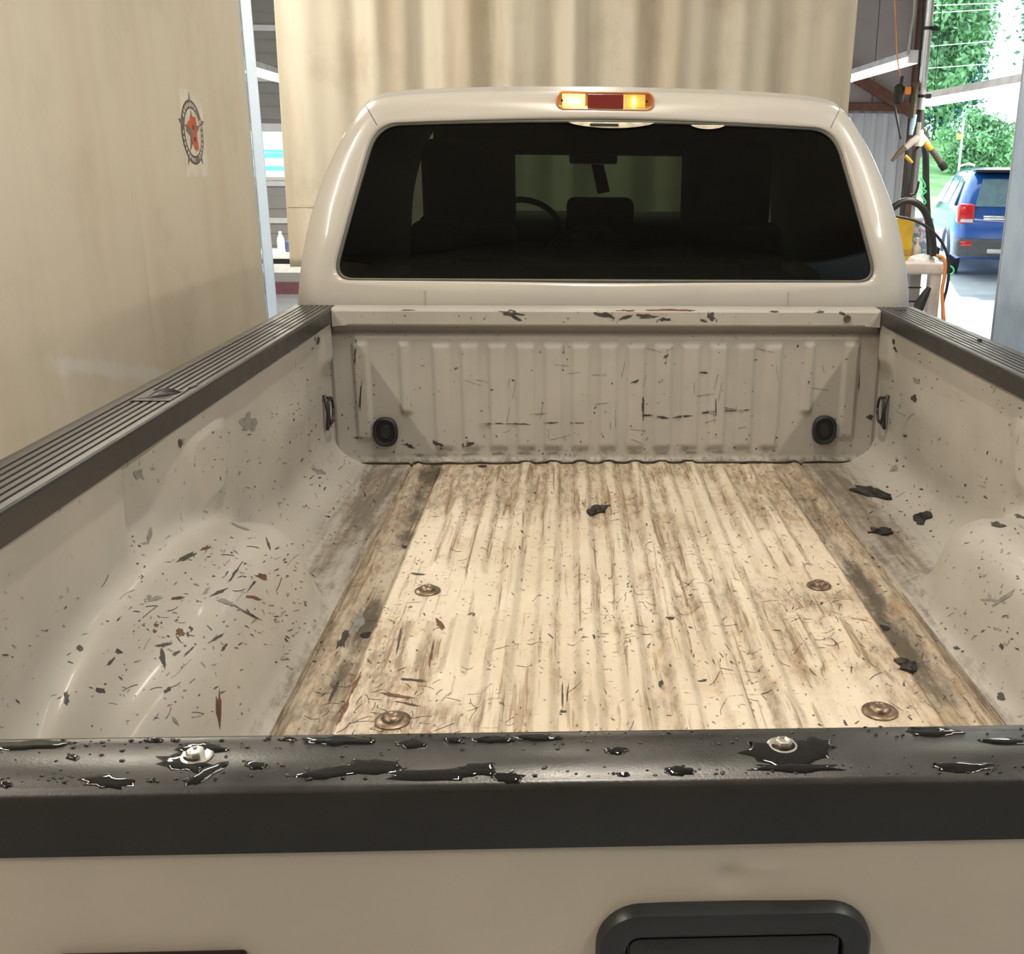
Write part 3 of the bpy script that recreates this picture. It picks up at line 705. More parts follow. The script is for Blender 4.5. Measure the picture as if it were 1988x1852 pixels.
for x, y in ((-.406, -2.5175), (.041, -2.515), (.49, -2.515)):
    b_ = MB().lathe([(.0125, -.001), (.0125, .0008), (.0105, .0012), (.0080, .0010)], 24, Matrix.Translation((x, y, ztc))).build('bolt_washer', MSTEEL, tcap, smooth='auto')
    MB().lathe([(.0072, 0), (.0072, .0042), (.0062, .0056), (.0045, .0058), (.003, .0045)], 6 if x > 0 else 8, Matrix.Translation((x, y, ztc))).build('cap_bolt', MSTEEL, tcap)
# handle: bezel and paddle
def rrect(x0, x1, z0, z1, r, n=8):
    return arc(x1-r, z1-r, r, 0, 90, n) + arc(x0+r, z1-r, r, 90, 180, n) + arc(x0+r, z0+r, r, 180, 270, n) + arc(x1-r, z0+r, r, 270, 360, n)
YT = T0-.076-.005
hb = MB(); rings = []
for (ins, y) in ((0, YT+.004), (0, YT-.004), (.003, YT-.008), (.018, YT-.010), (.022, YT-.008), (.024, YT-.002)):
    rings.append([(x, y, z) for x, z in rrect(-.105+ins, .106-ins, ZF+.25+ins, ZF+.396-ins, max(.034-ins, .01))])
n = len(rings[0]); hb.add([v for r in rings for v in r], [(i*n+k, i*n+(k+1) % n, (i+1)*n+(k+1) % n, (i+1)*n+k) for i in range(len(rings)-1) for k in range(n)] + [tuple((len(rings)-1)*n+k for k in range(n))])
hz = hb.build('handle_bezel', MHANDLE, tg, smooth='auto')
pd = MB(); rings = []
for (ins, y) in ((0, YT-.002), (0, YT-.007), (.003, YT-.009), (.012, YT-.0085)):
    rings.append([(x, y, z) for x, z in rrect(-.0795+ins, .0805-ins, ZF+.278+ins, ZF+.3715-ins, .008)])
n = len(rings[0]); pd.add([v for r in rings for v in r], [(i*n+k, i*n+(k+1) % n, (i+1)*n+(k+1) % n, (i+1)*n+k) for i in range(len(rings)-1) for k in range(n)] + [tuple((len(rings)-1)*n+k for k in range(n))])
pd.build('handle_paddle', MHANDLE, hz, smooth='auto')
bd = MB().box(-.508, -.367, YT-.010, YT+.004, ZF+.30, ZF+.3638, .004).build('badge_plate', plain('dark_badge', (.012, .005, .005), .35), tg)
# bumper below the gate
MB().box(-.98, .98, T0-.26, T0-.10, .50, .72, .03, 3).build('rear_bumper', plain('bumper_chrome', (.6, .6, .6), .25, metal=1), truck)

# ---- cab
def body_r():
    half = [(.985, 1.30), (.987, 1.407), (.966, 1.55), (.930, 1.70), (.872, 1.85), (.818, 1.95), (.775, 2.005), (.745, 2.026), (.690, 2.040), (.55, 2.052), (.30, 2.061), (0, 2.064)]
    R = [np.array(p) for p in spline(half, 10)]
    R = [np.array([0, 1.28]), np.array([.5, 1.28]), np.array([.97, 1.285])] + R
    L_ = [np.array([-p[0], p[1]]) for p in R[::-1]][1:]
    return R + L_[:-1]
CC = np.array([0, 1.70])
BO = np.array(body_r())
def win_outline():
    pts = []
    cs = [(.857, 1.483, .065), (.722, 1.950, .085), (-.722, 1.950, .085), (-.857, 1.483, .065)]
    V = [np.array(c[:2]) for c in cs]
    for i, (x, z, r) in enumerate(cs):
        a, b, c = V[i-1], V[i], V[(i+1) % 4]
        d0 = (a-b)/np.linalg.norm(a-b); d1 = (c-b)/np.linalg.norm(c-b)
        for t in np.linspace(0, 1, 13):
            p0, p1, p2 = b+d0*r, b, b+d1*r; pts.append((1-t)**2*p0+2*t*(1-t)*p1+t*t*p2)
        q0, q1 = b+d1*r, c - d1*cs[(i+1) % 4][2]
        for t in np.linspace(0, 1, 30)[1:-1]:
            p = q0+(q1-q0)*t
            if i == 1: p = p + np.array([0, .014*(1-(2*t-1)**2)])
            pts.append(p)
    return np.array(pts)
WO = win_outline()
ang = np.arctan2(WO[:, 1]-CC[1], WO[:, 0]-CC[0])
bang = np.arctan2(BO[:, 1]-CC[1], BO[:, 0]-CC[0]); brad = np.hypot(BO[:, 0], BO[:, 1]-CC[1]); o_ = np.argsort(bang)
br = np.interp(ang, bang[o_], brad[o_], period=2*math.pi)
BP = np.stack([br*np.cos(ang), CC[1]+br*np.sin(ang)], 1)
def lean(z): return .070 + .17*ss(np.asarray(z), 1.40, 2.35)*2.05*.72 + .0
rings = []
def ring(P2, dy): return np.stack([P2[:, 0], lean(P2[:, 1])+dy, P2[:, 1]], 1)
wd = WO - CC; wl = np.linalg.norm(wd, axis=1)[:, None]
def grow(d): return WO + wd/wl*d
rings.append(ring(grow(-.004), .030)); rings.append(ring(grow(.004), .018)); rings.append(ring(grow(.012), .003)); rings.append(ring(grow(.020), .0))
W2 = grow(.020); RF = .075
dist = np.linalg.norm(BP-W2, axis=1)
for s in (.15, .3, .45, .6, .7, .78, .85, .9, .94, .97, .99, 1.0):
    P2 = W2 + (BP-W2)*s; d = (1-s)*dist
    e = np.clip(RF-d, 0, RF); dy = RF - np.sqrt(np.maximum(RF**2-e**2, 0))
    rings.append(ring(P2, dy))
last = rings[-1]
for yy in (.35, .6, 1.0, 1.5, 1.9):
    R3 = last.copy(); top = ss(R3[:, 2], 1.5, 2.06)
    R3[:, 1] = np.maximum(last[:, 1]+.02, yy + (2.06-R3[:, 2])*.75*float(ss(yy, .6, 1.9))); R3[:, 2] = R3[:, 2] + top*(.012 - .02*max(0, yy-1.0)); rings.append(R3)
n = len(WO)
cb = MB(); cb.add([v for r in rings for v in r], [(i*n+k, i*n+(k+1) % n, (i+1)*n+(k+1) % n, (i+1)*n+k) for i in range(len(rings)-1) for k in range(n)])
cab = cb.build('cab', MCAB, truck, smooth=True)
# window glass and gasket
GP = [(x, y, z) for x, y, z in ring(grow(.002), .016)]
gm = MB(); cpt = np.array([0, 1.70])
gr_ = []
for s in np.linspace(1, .02, 14):
    P2 = cpt + (grow(.002)-cpt)*s; gr_.append(np.stack([P2[:, 0], lean(P2[:, 1])+.016-.012*(1-s), P2[:, 1]], 1))
gm.add([v for r in gr_ for v in r], [(i*n+k, i*n+(k+1) % n, (i+1)*n+(k+1) % n, (i+1)*n+k) for i in range(len(gr_)-1) for k in range(n)] + [tuple((len(gr_)-1)*n+k for k in range(n))])
glass = gm.build('rear_window', MGLASS, cab, smooth=True)
MB().tube([tuple(p) for p in ring(grow(.001), .012)] + [tuple(ring(grow(.001), .012)[0])], .0055, 6, cap=False).build('window_gasket', plain('window_gasket_grey', (.09, .09, .075), .5), cab, smooth=True)
# roof seams, pinch seams
BVC = BVHTree.FromPolygons([v.co.copy() for v in cab.data.vertices], [list(p_.vertices) for p_ in cab.data.polygons])
MSEAM = plain('roof_seam_dark', (.12, .11, .10), .6)  # dark grey for the roof seam lines
for sg in (-1, 1):
    xa0, xa1 = ((706, 198), (732, 243)) if sg < 0 else ((1634, 204), (1612, 249))
    pts = []
    for t in np.linspace(0, 1, 12):
        h = BVC.ray_cast(Vector(CAM), Vector(pray(xa0[0]+(xa1[0]-xa0[0])*t, xa0[1]+(xa1[1]-xa0[1])*t)).normalized())
        if h[0] is not None and h[0].y < .6: pts.append(h[0])
    if len(pts) > 2: MB().tube(pts, .0014, 5).build('roof_seam', MSEAM, cab)
    MB().tube([(sg*.575, lean(1.42)-.001, 1.40), (sg*.575, lean(1.45)-.001, 1.452)], .0022, 5).build('pinch_seam', MBK, cab)
# foam remnants stuck at the top of the window
def foam(x0, x1, ztop, depth, name):
    m = MB(); R = []
    for t in np.linspace(0, 1, 25):
        x = x0+(x1-x0)*t; zb = ztop - depth*(math.sin(math.pi*t)**.6)
        R.append([(x, lean(ztop)+.004, ztop), (x, lean(zb)+.006, (ztop+zb)/2), (x, lean(zb)+.004, zb), (x, lean(zb)+.013, zb)])
    m.grid(np.array(R)); return m.build(name, plain('cream_foam', (.50, .46, .36), .8, var=.25, vscale=40), cab)
fo = foam(-.125, .150, 1.963, .018, 'window_foam'); foam(.265, .375, 1.958, .013, 'window_foam')
MB().box(-.055, .035, lean(1.955)-.001, lean(1.955)+.006, 1.951, 1.958, .001).build('foam_gap', MBLK, fo)

lin = MB(); LR = []
for R3 in rings[-6:]:
    q = R3.copy(); q[:, 0] *= .962; q[:, 2] = CC[1] + (q[:, 2]-CC[1])*.962; LR.append(q)
lin.add([v for r in LR for v in r], [(i*n+k, i*n+(k+1) % n, (i+1)*n+(k+1) % n, (i+1)*n+k) for i in range(len(LR)-1) for k in range(n)])
lin.build('cab_lining', plain('dark_lining', (.022, .022, .022), .9), cab, smooth=True)
# interior behind the tinted glass, and dark solids shaped like its reflections
MIN = plain('dark_upholstery', (.035, .034, .033), .8, var=.15); MDASH = plain('dash_plastic', (.03, .03, .03), .6)
def at_(x, y, Y): p = onY(x, y, Y); return p
MB().box(-.93, .93, .30, 2.2, .78, .95).build('cab_floor', MBLK, truck)
SY = 1.25
for (xa_, xb_) in ((660, 1000), (1325, 1640)):
    p0, p1 = onY(xa_, 400, SY), onY(xb_, 400, SY)
    p0[0], p1[0] = max(p0[0], -.80), min(p1[0], .80)
    s_ = MB().box(p0[0], p1[0], SY, SY+.16, .95, 1.60, .06, 4).build('seat_back', MIN, truck, smooth='auto')
    q0, q1 = onY((xa_+xb_)/2-(60 if xa_ < 900 else -60)*0-120, 340, SY), onY((xa_+xb_)/2+120, 340, SY)
    cxh = p1[0]-.17 if xa_ < 900 else p0[0]+.17
    hx0, hx1 = max(p0[0], -.74), min(p1[0], .74)
    MB().box(hx0, hx1, SY+.02, SY+.14, 1.56, 1.93, .06, 4).build('head_restraint', MIN, s_, smooth='auto')
    MB().box(p0[0], p1[0], SY+.10, SY+.6, .95, 1.20, .06, 3).build('seat_cushion', MIN, s_, smooth='auto')
p0, p1 = onY(1100, 384, 1.15), onY(1232, 384, 1.15)
MB().box(p0[0], p1[0], 1.15, 1.30, .95, p0[2], .03, 3).build('centre_armrest', MIN, truck, smooth='auto')
p0, p1 = onY(880, 505, .42), onY(1440, 505, .42)
MB().box(p0[0], p1[0], .42, .60, .95, p0[2], .02, 2).build('reflection_band', MBLK, truck)  # dark box standing in for a dark band reflected in the rear window
for x0, x1 in ((752, 876), (1444, 1570)):
    m = MB(); P = []
    ps = [onY(x0+(x1-x0)*t, 548-(36*math.sin(math.pi/2*(t if x0 < 1000 else 1-t))), .42) for t in np.linspace(0, 1, 9)]
    poly = [(p[0], p[2]) for p in ps] + [(ps[-1][0], 1.1), (ps[0][0], 1.1)]
    m.prism(poly, 1, .42, .58).build('reflection_lobe', plain('reflection_lobe_navy', (.004, .006, .012), .4), truck)  # side lobes of the same reflected band, built as solids
ps = [onY(x, y, .46) for x, y in ((1052, 492), (1060, 478), (1112, 445), (1122, 440), (1170, 440), (1180, 446), (1222, 475), (1222, 490), (1200, 500), (1070, 500))]
refl_solid = MB().prism([(p[0], p[2]) for p in ps], 1, .46, .55).build('reflection_shape', MBLK, truck)  # dark solid and disc in the outline of a reflection on the glass
c = onY(1128, 472, .455); MB().tube([(c[0], .462, c[2]), (c[0], .452, c[2])], [.045, .041], 24).build('reflection_oval', MDASH, refl_solid)
# dash, windshield, mirror, steering wheel
WYB = 2.35
db = onY(1175, 416, 2.1)[2]
MB().box(-.86, .86, 2.0, 2.5, .95, db, .05, 3).build('dashboard', MDASH, truck, smooth='auto')
zt_, zbt = onY(1175, 302, 1.85)[2], db-.05
R = []
for t in np.linspace(0, 1, 8):
    y = 2.62 + (1.93-2.62)*t; z = zbt-.1 + (2.03-zbt+.1)*t
    R.append([(x*(1-.14*t), y - .10*(x/.85)**2, z) for x in np.linspace(-.85, .85, 13)])
MB().grid(np.array(R)).build('windshield', MWIND, truck, smooth=True)
MB().box(-.72, .72, 1.60, 1.93, zt_, 2.04, .01).build('roof_header', MDASH, truck)
m0, m1 = onY(1105, 318, 1.75), onY(1198, 318, 1.75)
mi = MB().box(m0[0], m1[0], 1.72, 1.76, m0[2], m0[2]+.10, .012, 2).build('rear_view_mirror', MDASH, truck)
ps = [onY(x, y, 1.74) for x, y in ((1148, 318), (1172, 320), (1184, 372), (1160, 377))]
MB().prism([(p[0], p[2]) for p in ps], 1, 1.735, 1.75).build('hanging_tag', MDASH, mi)
sw = onY(1010, 418, 1.75)
MB().tube([(sw[0]+.19*math.cos(g), 1.78, sw[2]-.08+.15*math.sin(g)) for g in np.linspace(0, 2*math.pi, 29)], .014, 8).build('steering_wheel', MDASH, truck)
# lower cab body, hood
MB().box(-.97, .97, .10, 2.35, .55, 1.31, .05, 3).build('cab_body', MCAB, truck, smooth='auto')
MB().box(-.93, .93, 2.3, 3.75, .60, 1.33, .12, 4).build('hood', MCAB, truck, smooth='auto')

# ---- third brake light
bl = MB(); ZL, XL = 2.026, -.006; YL = float(lean(2.026))
def brk_ring(rx, rz, y, n=40):
    return [(XL + x, y, ZL + z) for x, z in rrect(-rx, rx, -rz, rz, rz*.92, 9)]
rings_ = [brk_ring(.156, .0285, YL+.06), brk_ring(.156, .0285, YL-.006), brk_ring(.153, .0265, YL-.012), brk_ring(.150, .0240, YL-.012), brk_ring(.150, .0240, YL-.002)]
n2 = len(rings_[0]); bl.add([v for r in rings_ for v in r], [(i*n2+k, i*n2+(k+1) % n2, (i+1)*n2+(k+1) % n2, (i+1)*n2+k) for i in range(len(rings_)-1) for k in range(n2)] + [tuple((len(rings_)-1)*n2+k for k in range(n2))])
blo = bl.build('third_brake_light', plain('lamp_housing_amber', (.30, .12, .045), .35, coat=.5, emit=(1.0, .42, .12), estr=.18), truck, smooth='auto')
MLN = mat_tint('clear_lens', (.95, .80, .55)); 
def lens(x0, x1, name, mat, rz=.0215, yo=.011):
    return MB().box(XL+x0, XL+x1, YL-yo, YL-.006, ZL-rz, ZL+rz, .003, 2).build(name, mat, blo)
lens(-.0575, .0575, 'red_lens', plain('red_lens', (.12, .012, .010), .15, coat=.8, emit=(.8, .05, .03), estr=.06))
l1 = lens(-.142, -.060, 'clear_lens', MLN); l2 = lens(.060, .142, 'clear_lens', MLN)
WARM = (1.0, .55, .16)
for x, s in ((-.100, 160), (.090, 60)):
    pts_ = [(XL+x, YL-.0045, ZL-.012), (XL+x, YL-.0045, ZL+.012)]
    MB().tube([(XL+x-.018, YL-.0045, ZL), (XL+x-.01, YL-.0045, ZL), (XL+x+.01, YL-.0045, ZL), (XL+x+.018, YL-.0045, ZL)] if s > 100 else pts_, [.004, .0025, .0025, .004] if s > 100 else .0025, 8).build('bulb', mat_emit('bulb_glow_%d' % s, (1.0, .80, .50), s), blo)
    MB().box(XL+x-.036, XL+x+.036, YL-.0034, YL-.0024, ZL-.0205, ZL+.0205).build('reflector', mat_emit('lamp_reflector_%d' % s, (1.0, .62, .25), 7.0 if s > 100 else 1.1), blo)
for x in (-.137, .130): MB().tube([(XL+x, YL-.011, ZL), (XL+x, YL-.0135, ZL)], .0042, 10).build('lens_screw', MBLK, blo)

# ------------------------------------------------------------------ marks on the bed: chips, scuffs and scrap projected onto the surfaces
def bvh_of(objs):
    V, Fc = [], []
    for o in objs:
        n0 = len(V); V += [v.co.copy() for v in o.data.vertices]; Fc += [[i+n0 for i in p_.vertices] for p_ in o.data.polygons]
    return BVHTree.FromPolygons(V, Fc)
BV = bvh_of([bed_floor, sideL, sideR, bulk, lp])
camv = Vector(CAM)
def cast(x, y):
    d = Vector(pray(x, y)).normalized(); h = BV.ray_cast(camv, d); return h
def cast_world(x, y): return BV.ray_cast(Vector((x, y, ZF+.6)), Vector((0, 0, -1)))
def blob(cx, cy, ln, wd_, an, n=8, jag=.35, rs=random):
    P = []
    for k in range(n):
        t = 2*math.pi*k/n; r = 1 + rs.uniform(-jag, jag)
        a, b = ln/2*math.cos(t)*r, wd_/2*math.sin(t)*r
        P.append((cx + a*math.cos(an) - b*math.sin(an), cy + a*math.sin(an) + b*math.cos(an)))
    return P
def mark(mb, poly, off=.0007, caster=cast):
    c = (sum(p[0] for p in poly)/len(poly), sum(p[1] for p in poly)/len(poly)); V = []
    for q in [c] + list(poly):
        loc, nor, idx, d = caster(*q)
        if loc is None: return False
        if nor.dot(camv-loc) < 0: nor = -nor
        V.append((loc, nor, d))
    if max(v[2] for v in V)-min(v[2] for v in V) > .25: return False
    n = len(poly)
    mb.add([l + nr*off for l, nr, d in V], [(0, 1+k, 1+(k+1) % n) for k in range(n)]); return True
chips = {k: MB() for k in 'dbg'}
R2 = random.Random(5)
# random flecks on the floor, in metres
for i in range(2900):
    x, y = R2.uniform(-.60, .60), R2.uniform(T0+.05, -.05)
    dd = float(gsum(np.array(x), np.array(y), DIRT))
    if R2.random() > .45 + .55*dd: continue
    ln = R2.choice([.003, .004, .006, .008, .012, .020]); wd_ = R2.uniform(.0012, .0028) if R2.random() < .88 else R2.uniform(.003, .006)
    an = math.pi/2 + R2.gauss(0, .35) if R2.random() < .6 else R2.uniform(0, math.pi)
    mark(chips[R2.choice('dddbbg')], blob(x, y, max(ln, wd_), wd_, an, 8, .6, R2), .0006, cast_world)
# curved scratches
def scratch(mb, cx, cy, ln, an, bend, wd_, caster, n=5):
    pts = []
    for i in range(n):
        t = i/(n-1)-.5; a = an + bend*t; pts.append((cx + ln*t*math.cos(a), cy + ln*t*math.sin(a)))
    for a, b in zip(pts[:-1], pts[1:]):
        dx, dy = b[0]-a[0], b[1]-a[1]; L_ = math.hypot(dx, dy)+1e-9; nx, ny = -dy/L_*wd_/2, dx/L_*wd_/2
        mark(mb, [(a[0]+nx, a[1]+ny), (b[0]+nx*.7, b[1]+ny*.7), (b[0]-nx*.7, b[1]-ny*.7), (a[0]-nx, a[1]-ny)], .0006, caster)
for i in range(260):
    x, y = R2.uniform(-.58, .58), R2.uniform(T0+.2, -.08)
    if i < 70: x, y = R2.gauss(-.43, .08), R2.gauss(-1.60, .07)
    elif i < 110: x, y = R2.gauss(.42, .09), R2.gauss(-1.18, .09)
    elif i < 130: x, y = R2.gauss(.10, .07), R2.gauss(-1.12, .10)
    if abs(x) > .59 or y > -.06: continue
    scratch(chips[R2.choice('db')], x, y, R2.uniform(.012, .045), R2.uniform(0, math.pi), R2.uniform(-.5, .5), R2.uniform(.0010, .0018), cast_world)
# wall flecks, by picture region: (x0,x1,y0,y1,count)
for (x0, x1, y0_, y1_, cnt, sz) in ((560, 700, 640, 900, 50, 7), (380, 640, 800, 1000, 55, 9), (250, 600, 1040, 1260, 150, 13), (160, 560, 1180, 1410, 80, 12), (0, 180, 1150, 1420, 26, 14), (520, 640, 1100, 1300, 45, 10),
                                    (1720, 1988, 680, 900, 45, 8), (1680, 1980, 880, 1010, 60, 8), (1780, 1988, 1010, 1300, 70, 10), (660, 1680, 650, 880, 110, 6), (640, 1700, 840, 885, 60, 6), (590, 760, 900, 1060, 60, 12), (1640, 1800, 930, 1100, 35, 9),
                                    (700, 1690, 602, 628, 40, 6)):
    for i in range(cnt):
        x, y = R2.uniform(x0, x1), R2.uniform(y0_, y1_); ln = sz*R2.choice([.25, .35, .45, .6, .9]); wd_ = R2.uniform(1.2, 3.4)
        mark(chips[R2.choice('dgggdb' if x < 650 else 'ddgg')], blob(x, y, max(ln, wd_), wd_, R2.uniform(-.9, .9) if y > 1000 else R2.uniform(0, 3.14), 9, .6, R2))
# marks that can be told apart: (kind, x, y, length, width, angle)
for k, x, y, ln, wd_, an in [
    ('d', 992, 608, 50, 12, .1), ('d', 1000, 616, 24, 8, .5), ('d', 1178, 612, 40, 10, .2), ('d', 1215, 616, 34, 9, -.2), ('d', 1255, 614, 44, 11, .1), ('d', 1290, 620, 24, 9, 0), ('d', 1380, 612, 22, 16, .9), ('d', 1364, 622, 14, 6, .2),
    ('d', 1504, 605, 22, 6, .1), ('d', 1592, 606, 18, 5, 0), ('d', 1634, 608, 14, 5, .4), ('d', 794, 602, 26, 3, 0), ('b', 1310, 602, 90, 4, 0), ('b', 1220, 603, 40, 4, 0),
    ('d', 965, 822, 60, 3, 0), ('d', 1010, 823, 36, 3, .05), ('d', 1070, 821, 34, 4, 0), ('d', 1120, 821, 30, 2, 0), ('d', 1258, 806, 30, 4, 0), ('d', 1285, 810, 30, 6, 0), ('d', 1330, 808, 40, 4, -.1), ('d', 1375, 800, 26, 4, -.1), ('d', 1415, 797, 24, 4, 0), ('d', 1450, 796, 16, 3, 0),
    ('d', 1235, 740, 18, 7, -.3), ('d', 1293, 692, 12, 6, -.4), ('d', 1366, 723, 16, 4, .1), ('d', 996, 738, 6, 5, 0), ('d', 1248, 790, 4, 50, 0), ('d', 1390, 795, 3, 40, 0), ('d', 1668, 740, 3, 55, .05), ('d', 1690, 810, 14, 12, .4), ('d', 690, 680, 4, 60, .05), ('d', 700, 770, 4, 70, .08), ('d', 694, 850, 22, 4, .1),
    ('d', 795, 865, 24, 8, .3), ('d', 850, 862, 22, 12, .6), ('d', 908, 862, 26, 8, -.3), ('g', 815, 882, 22, 6, 0), ('g', 860, 881, 26, 7, 0), ('g', 912, 881, 26, 7, 0), ('g', 965, 880, 26, 7, 0), ('g', 1020, 879, 26, 6, 0), ('g', 1075, 879, 26, 6, 0), ('g', 1232, 878, 26, 6, 0), ('g', 1286, 878, 26, 6, 0), ('g', 1342, 878, 26, 6, 0), ('g', 1396, 877, 26, 6, 0),
    ('g', 270, 922, 26, 20, .1), ('g', 618, 915, 26, 14, .4), ('g', 290, 1040, 8, 36, .25), ('g', 480, 820, 30, 40, 0), ('b', 400, 1064, 22, 8, -.3), ('d', 362, 1082, 44, 8, -.45), ('b', 508, 1120, 24, 14, .3), ('d', 490, 1135, 26, 5, -.9), ('b', 492, 1160, 30, 7, .2), ('d', 456, 1112, 42, 6, -.95), ('g', 300, 1163, 36, 11, -.1), ('b', 346, 1162, 24, 7, -.05),
    ('b', 350, 1228, 16, 20, .2), ('d', 318, 1252, 32, 9, -.2), ('d', 316, 1280, 10, 44, -.25), ('d', 342, 1268, 20, 8, -.6), ('d', 366, 1265, 30, 5, -.7), ('b', 303, 1214, 10, 8, .3), ('b', 300, 1226, 8, 7, 0), ('d', 372, 1222, 5, 14, .1), ('b', 425, 1375, 10, 74, -.05), ('d', 418, 1240, 40, 5, -.5), ('d', 434, 1258, 24, 6, -.9), ('d', 230, 1265, 16, 12, .3), ('d', 215, 1285, 22, 7, -.8), ('d', 155, 1258, 14, 16, .2), ('d', 196, 1340, 16, 14, .4), ('d', 130, 1355, 12, 28, -.1), ('d', 325, 1340, 20, 10, -.6), ('g', 340, 1400, 20, 8, .9),
    ('d', 480, 1190, 60, 5, .5), ('g', 440, 1170, 40, 10, .3), ('d', 425, 1150, 34, 6, -.4), ('g', 400, 1148, 22, 8, -1), ('d', 520, 1055, 5, 26, -.3), ('g', 470, 1025, 40, 5, .4), ('d', 365, 1232, 5, 16, 0),
    ('d', 1735, 664, 7, 12, .2), ('d', 1738, 678, 5, 14, -.5), ('d', 1775, 773, 14, 16, .3), ('d', 1757, 846, 12, 7, 0), ('g', 1780, 740, 16, 12, .6), ('d', 1935, 1018, 30, 10, .15), ('d', 1980, 1003, 22, 9, .2), ('g', 1950, 1160, 46, 10, -.6), ('g', 1925, 1165, 40, 6, .1), ('d', 1945, 1255, 12, 18, -.2), ('d', 1943, 1352, 18, 16, .2), ('d', 1858, 1258, 12, 8, 0), ('g', 1735, 910, 14, 20, .6),
    ('d', 617, 662, 7, 15, 0), ('d', 350, 860, 9, 22, .05), ('d', 1790, 950, 8, 4, 0),
    ('b', 853, 1212, 24, 12, .9), ('d', 785, 1062, 12, 9, 0), ('b', 1470, 1460, 14, 6, 0), ('d', 1302, 1200, 22, 6, .1), ('d', 1282, 1328, 10, 16, .6), ('d', 1366, 1322, 18, 6, 0), ('g', 695, 1205, 22, 60, .45), ('d', 665, 1245, 16, 44, .45), ('b', 668, 1378, 10, 64, .45), ('b', 690, 1330, 7, 60, .45), ('d', 650, 1340, 6, 60, .45), ('d', 1092, 1350, 3, 60, .0), ('d', 1102, 1345, 3, 50, .1), ('d', 1094, 1382, 14, 6, 0),
    ('d', 800, 1320, 60, 6, .1), ('d', 775, 1245, 5, 70, .2), ('b', 838, 1270, 6, 60, .15), ('d', 812, 1115, 26, 5, .1), ('b', 770, 1352, 70, 6, .15), ('b', 790, 1366, 50, 5, .2)]:
    mark(chips[k], blob(x, y, ln*.9, wd_*.8, an, 15, .5, R2), .0009)
for i in range(40): scratch(chips['g'], R2.uniform(900, 1600), R2.uniform(670, 860), R2.uniform(10, 40), R2.choice([0, 1.57]) + R2.gauss(0, .2), 0, 1.6, cast)
for i in range(30): scratch(chips[R2.choice('gd')], R2.uniform(200, 600), R2.uniform(1060, 1400), R2.uniform(12, 36), R2.uniform(-1.2, .3), R2.uniform(-.4, .4), 1.5, cast)
for i in range(14): scratch(chips['g'], R2.uniform(1740, 1985), R2.uniform(700, 1330), R2.uniform(10, 30), R2.uniform(-1, 1.6), R2.uniform(-.4, .4), 1.5, cast)
for k, mt, nm in (('d', MCHD, 'dark_paint_chips'), ('b', MCHB, 'rust_chips'), ('g', MCHG, 'primer_chips')):
    o = chips[k].build(nm, mt, truck, fix=False); o['kind'] = 'stuff'

# loose scraps lying in the bed
def scrap(x, y, ln, wd_, an, label, seed, name='torn_scrap', lift=.006):
    rs = random.Random(seed); poly = blob(x, y, ln, wd_, an, 16, .38, rs)
    V, top = [], MB(); cc = cast(x, y); base = cc[0]
    ring0, ring1 = [], []
    for q in poly:
        l, nr, i_, d = cast(*q)
        if nr.dot(camv-l) < 0: nr = -nr
        ring0.append(l + nr*.0004); ring1.append(l + nr*(.002 + rs.uniform(0, lift)))
    m = MB(); n = len(poly); cn = cc[1] if cc[1].dot(camv-cc[0]) > 0 else -cc[1]
    mid = [(a*.5+base*.5) + cn*rs.uniform(.001, lift*1.4) for a in ring1]
    vs_ = ring0 + ring1 + mid + [base + cn*lift*.8]
    fs = [tuple(range(n))] + [(k, (k+1) % n, n+(k+1) % n, n+k) for k in range(n)] + [(n+k, n+(k+1) % n, 2*n+(k+1) % n, 2*n+k) for k in range(n)] + [(2*n+k, 2*n+(k+1) % n, 3*n) for k in range(n)]
    m.add(vs_, fs); return tag(m.build(name, MSCRAP), label, 'scrap', 'black scraps lying in the truck bed')
scrap(1690, 957, 76, 17, .22, 'largest crumpled black scrap in the front right bed corner', 1, lift=.010)
scrap(1790, 1006, 32, 22, -.3, 'small ragged black scrap on the curve below the right bed wall', 2)
scrap(1712, 1034, 46, 12, .03, 'flat narrow black scrap between the right seam and the wheelhouse', 3)
scrap(1162, 990, 40, 20, -.15, 'black scrap lying alone on the middle ribs of the bed floor', 4)
scrap(1760, 1292, 40, 20, .35, 'frayed black scrap beside the right channel near the rear bolt', 5)

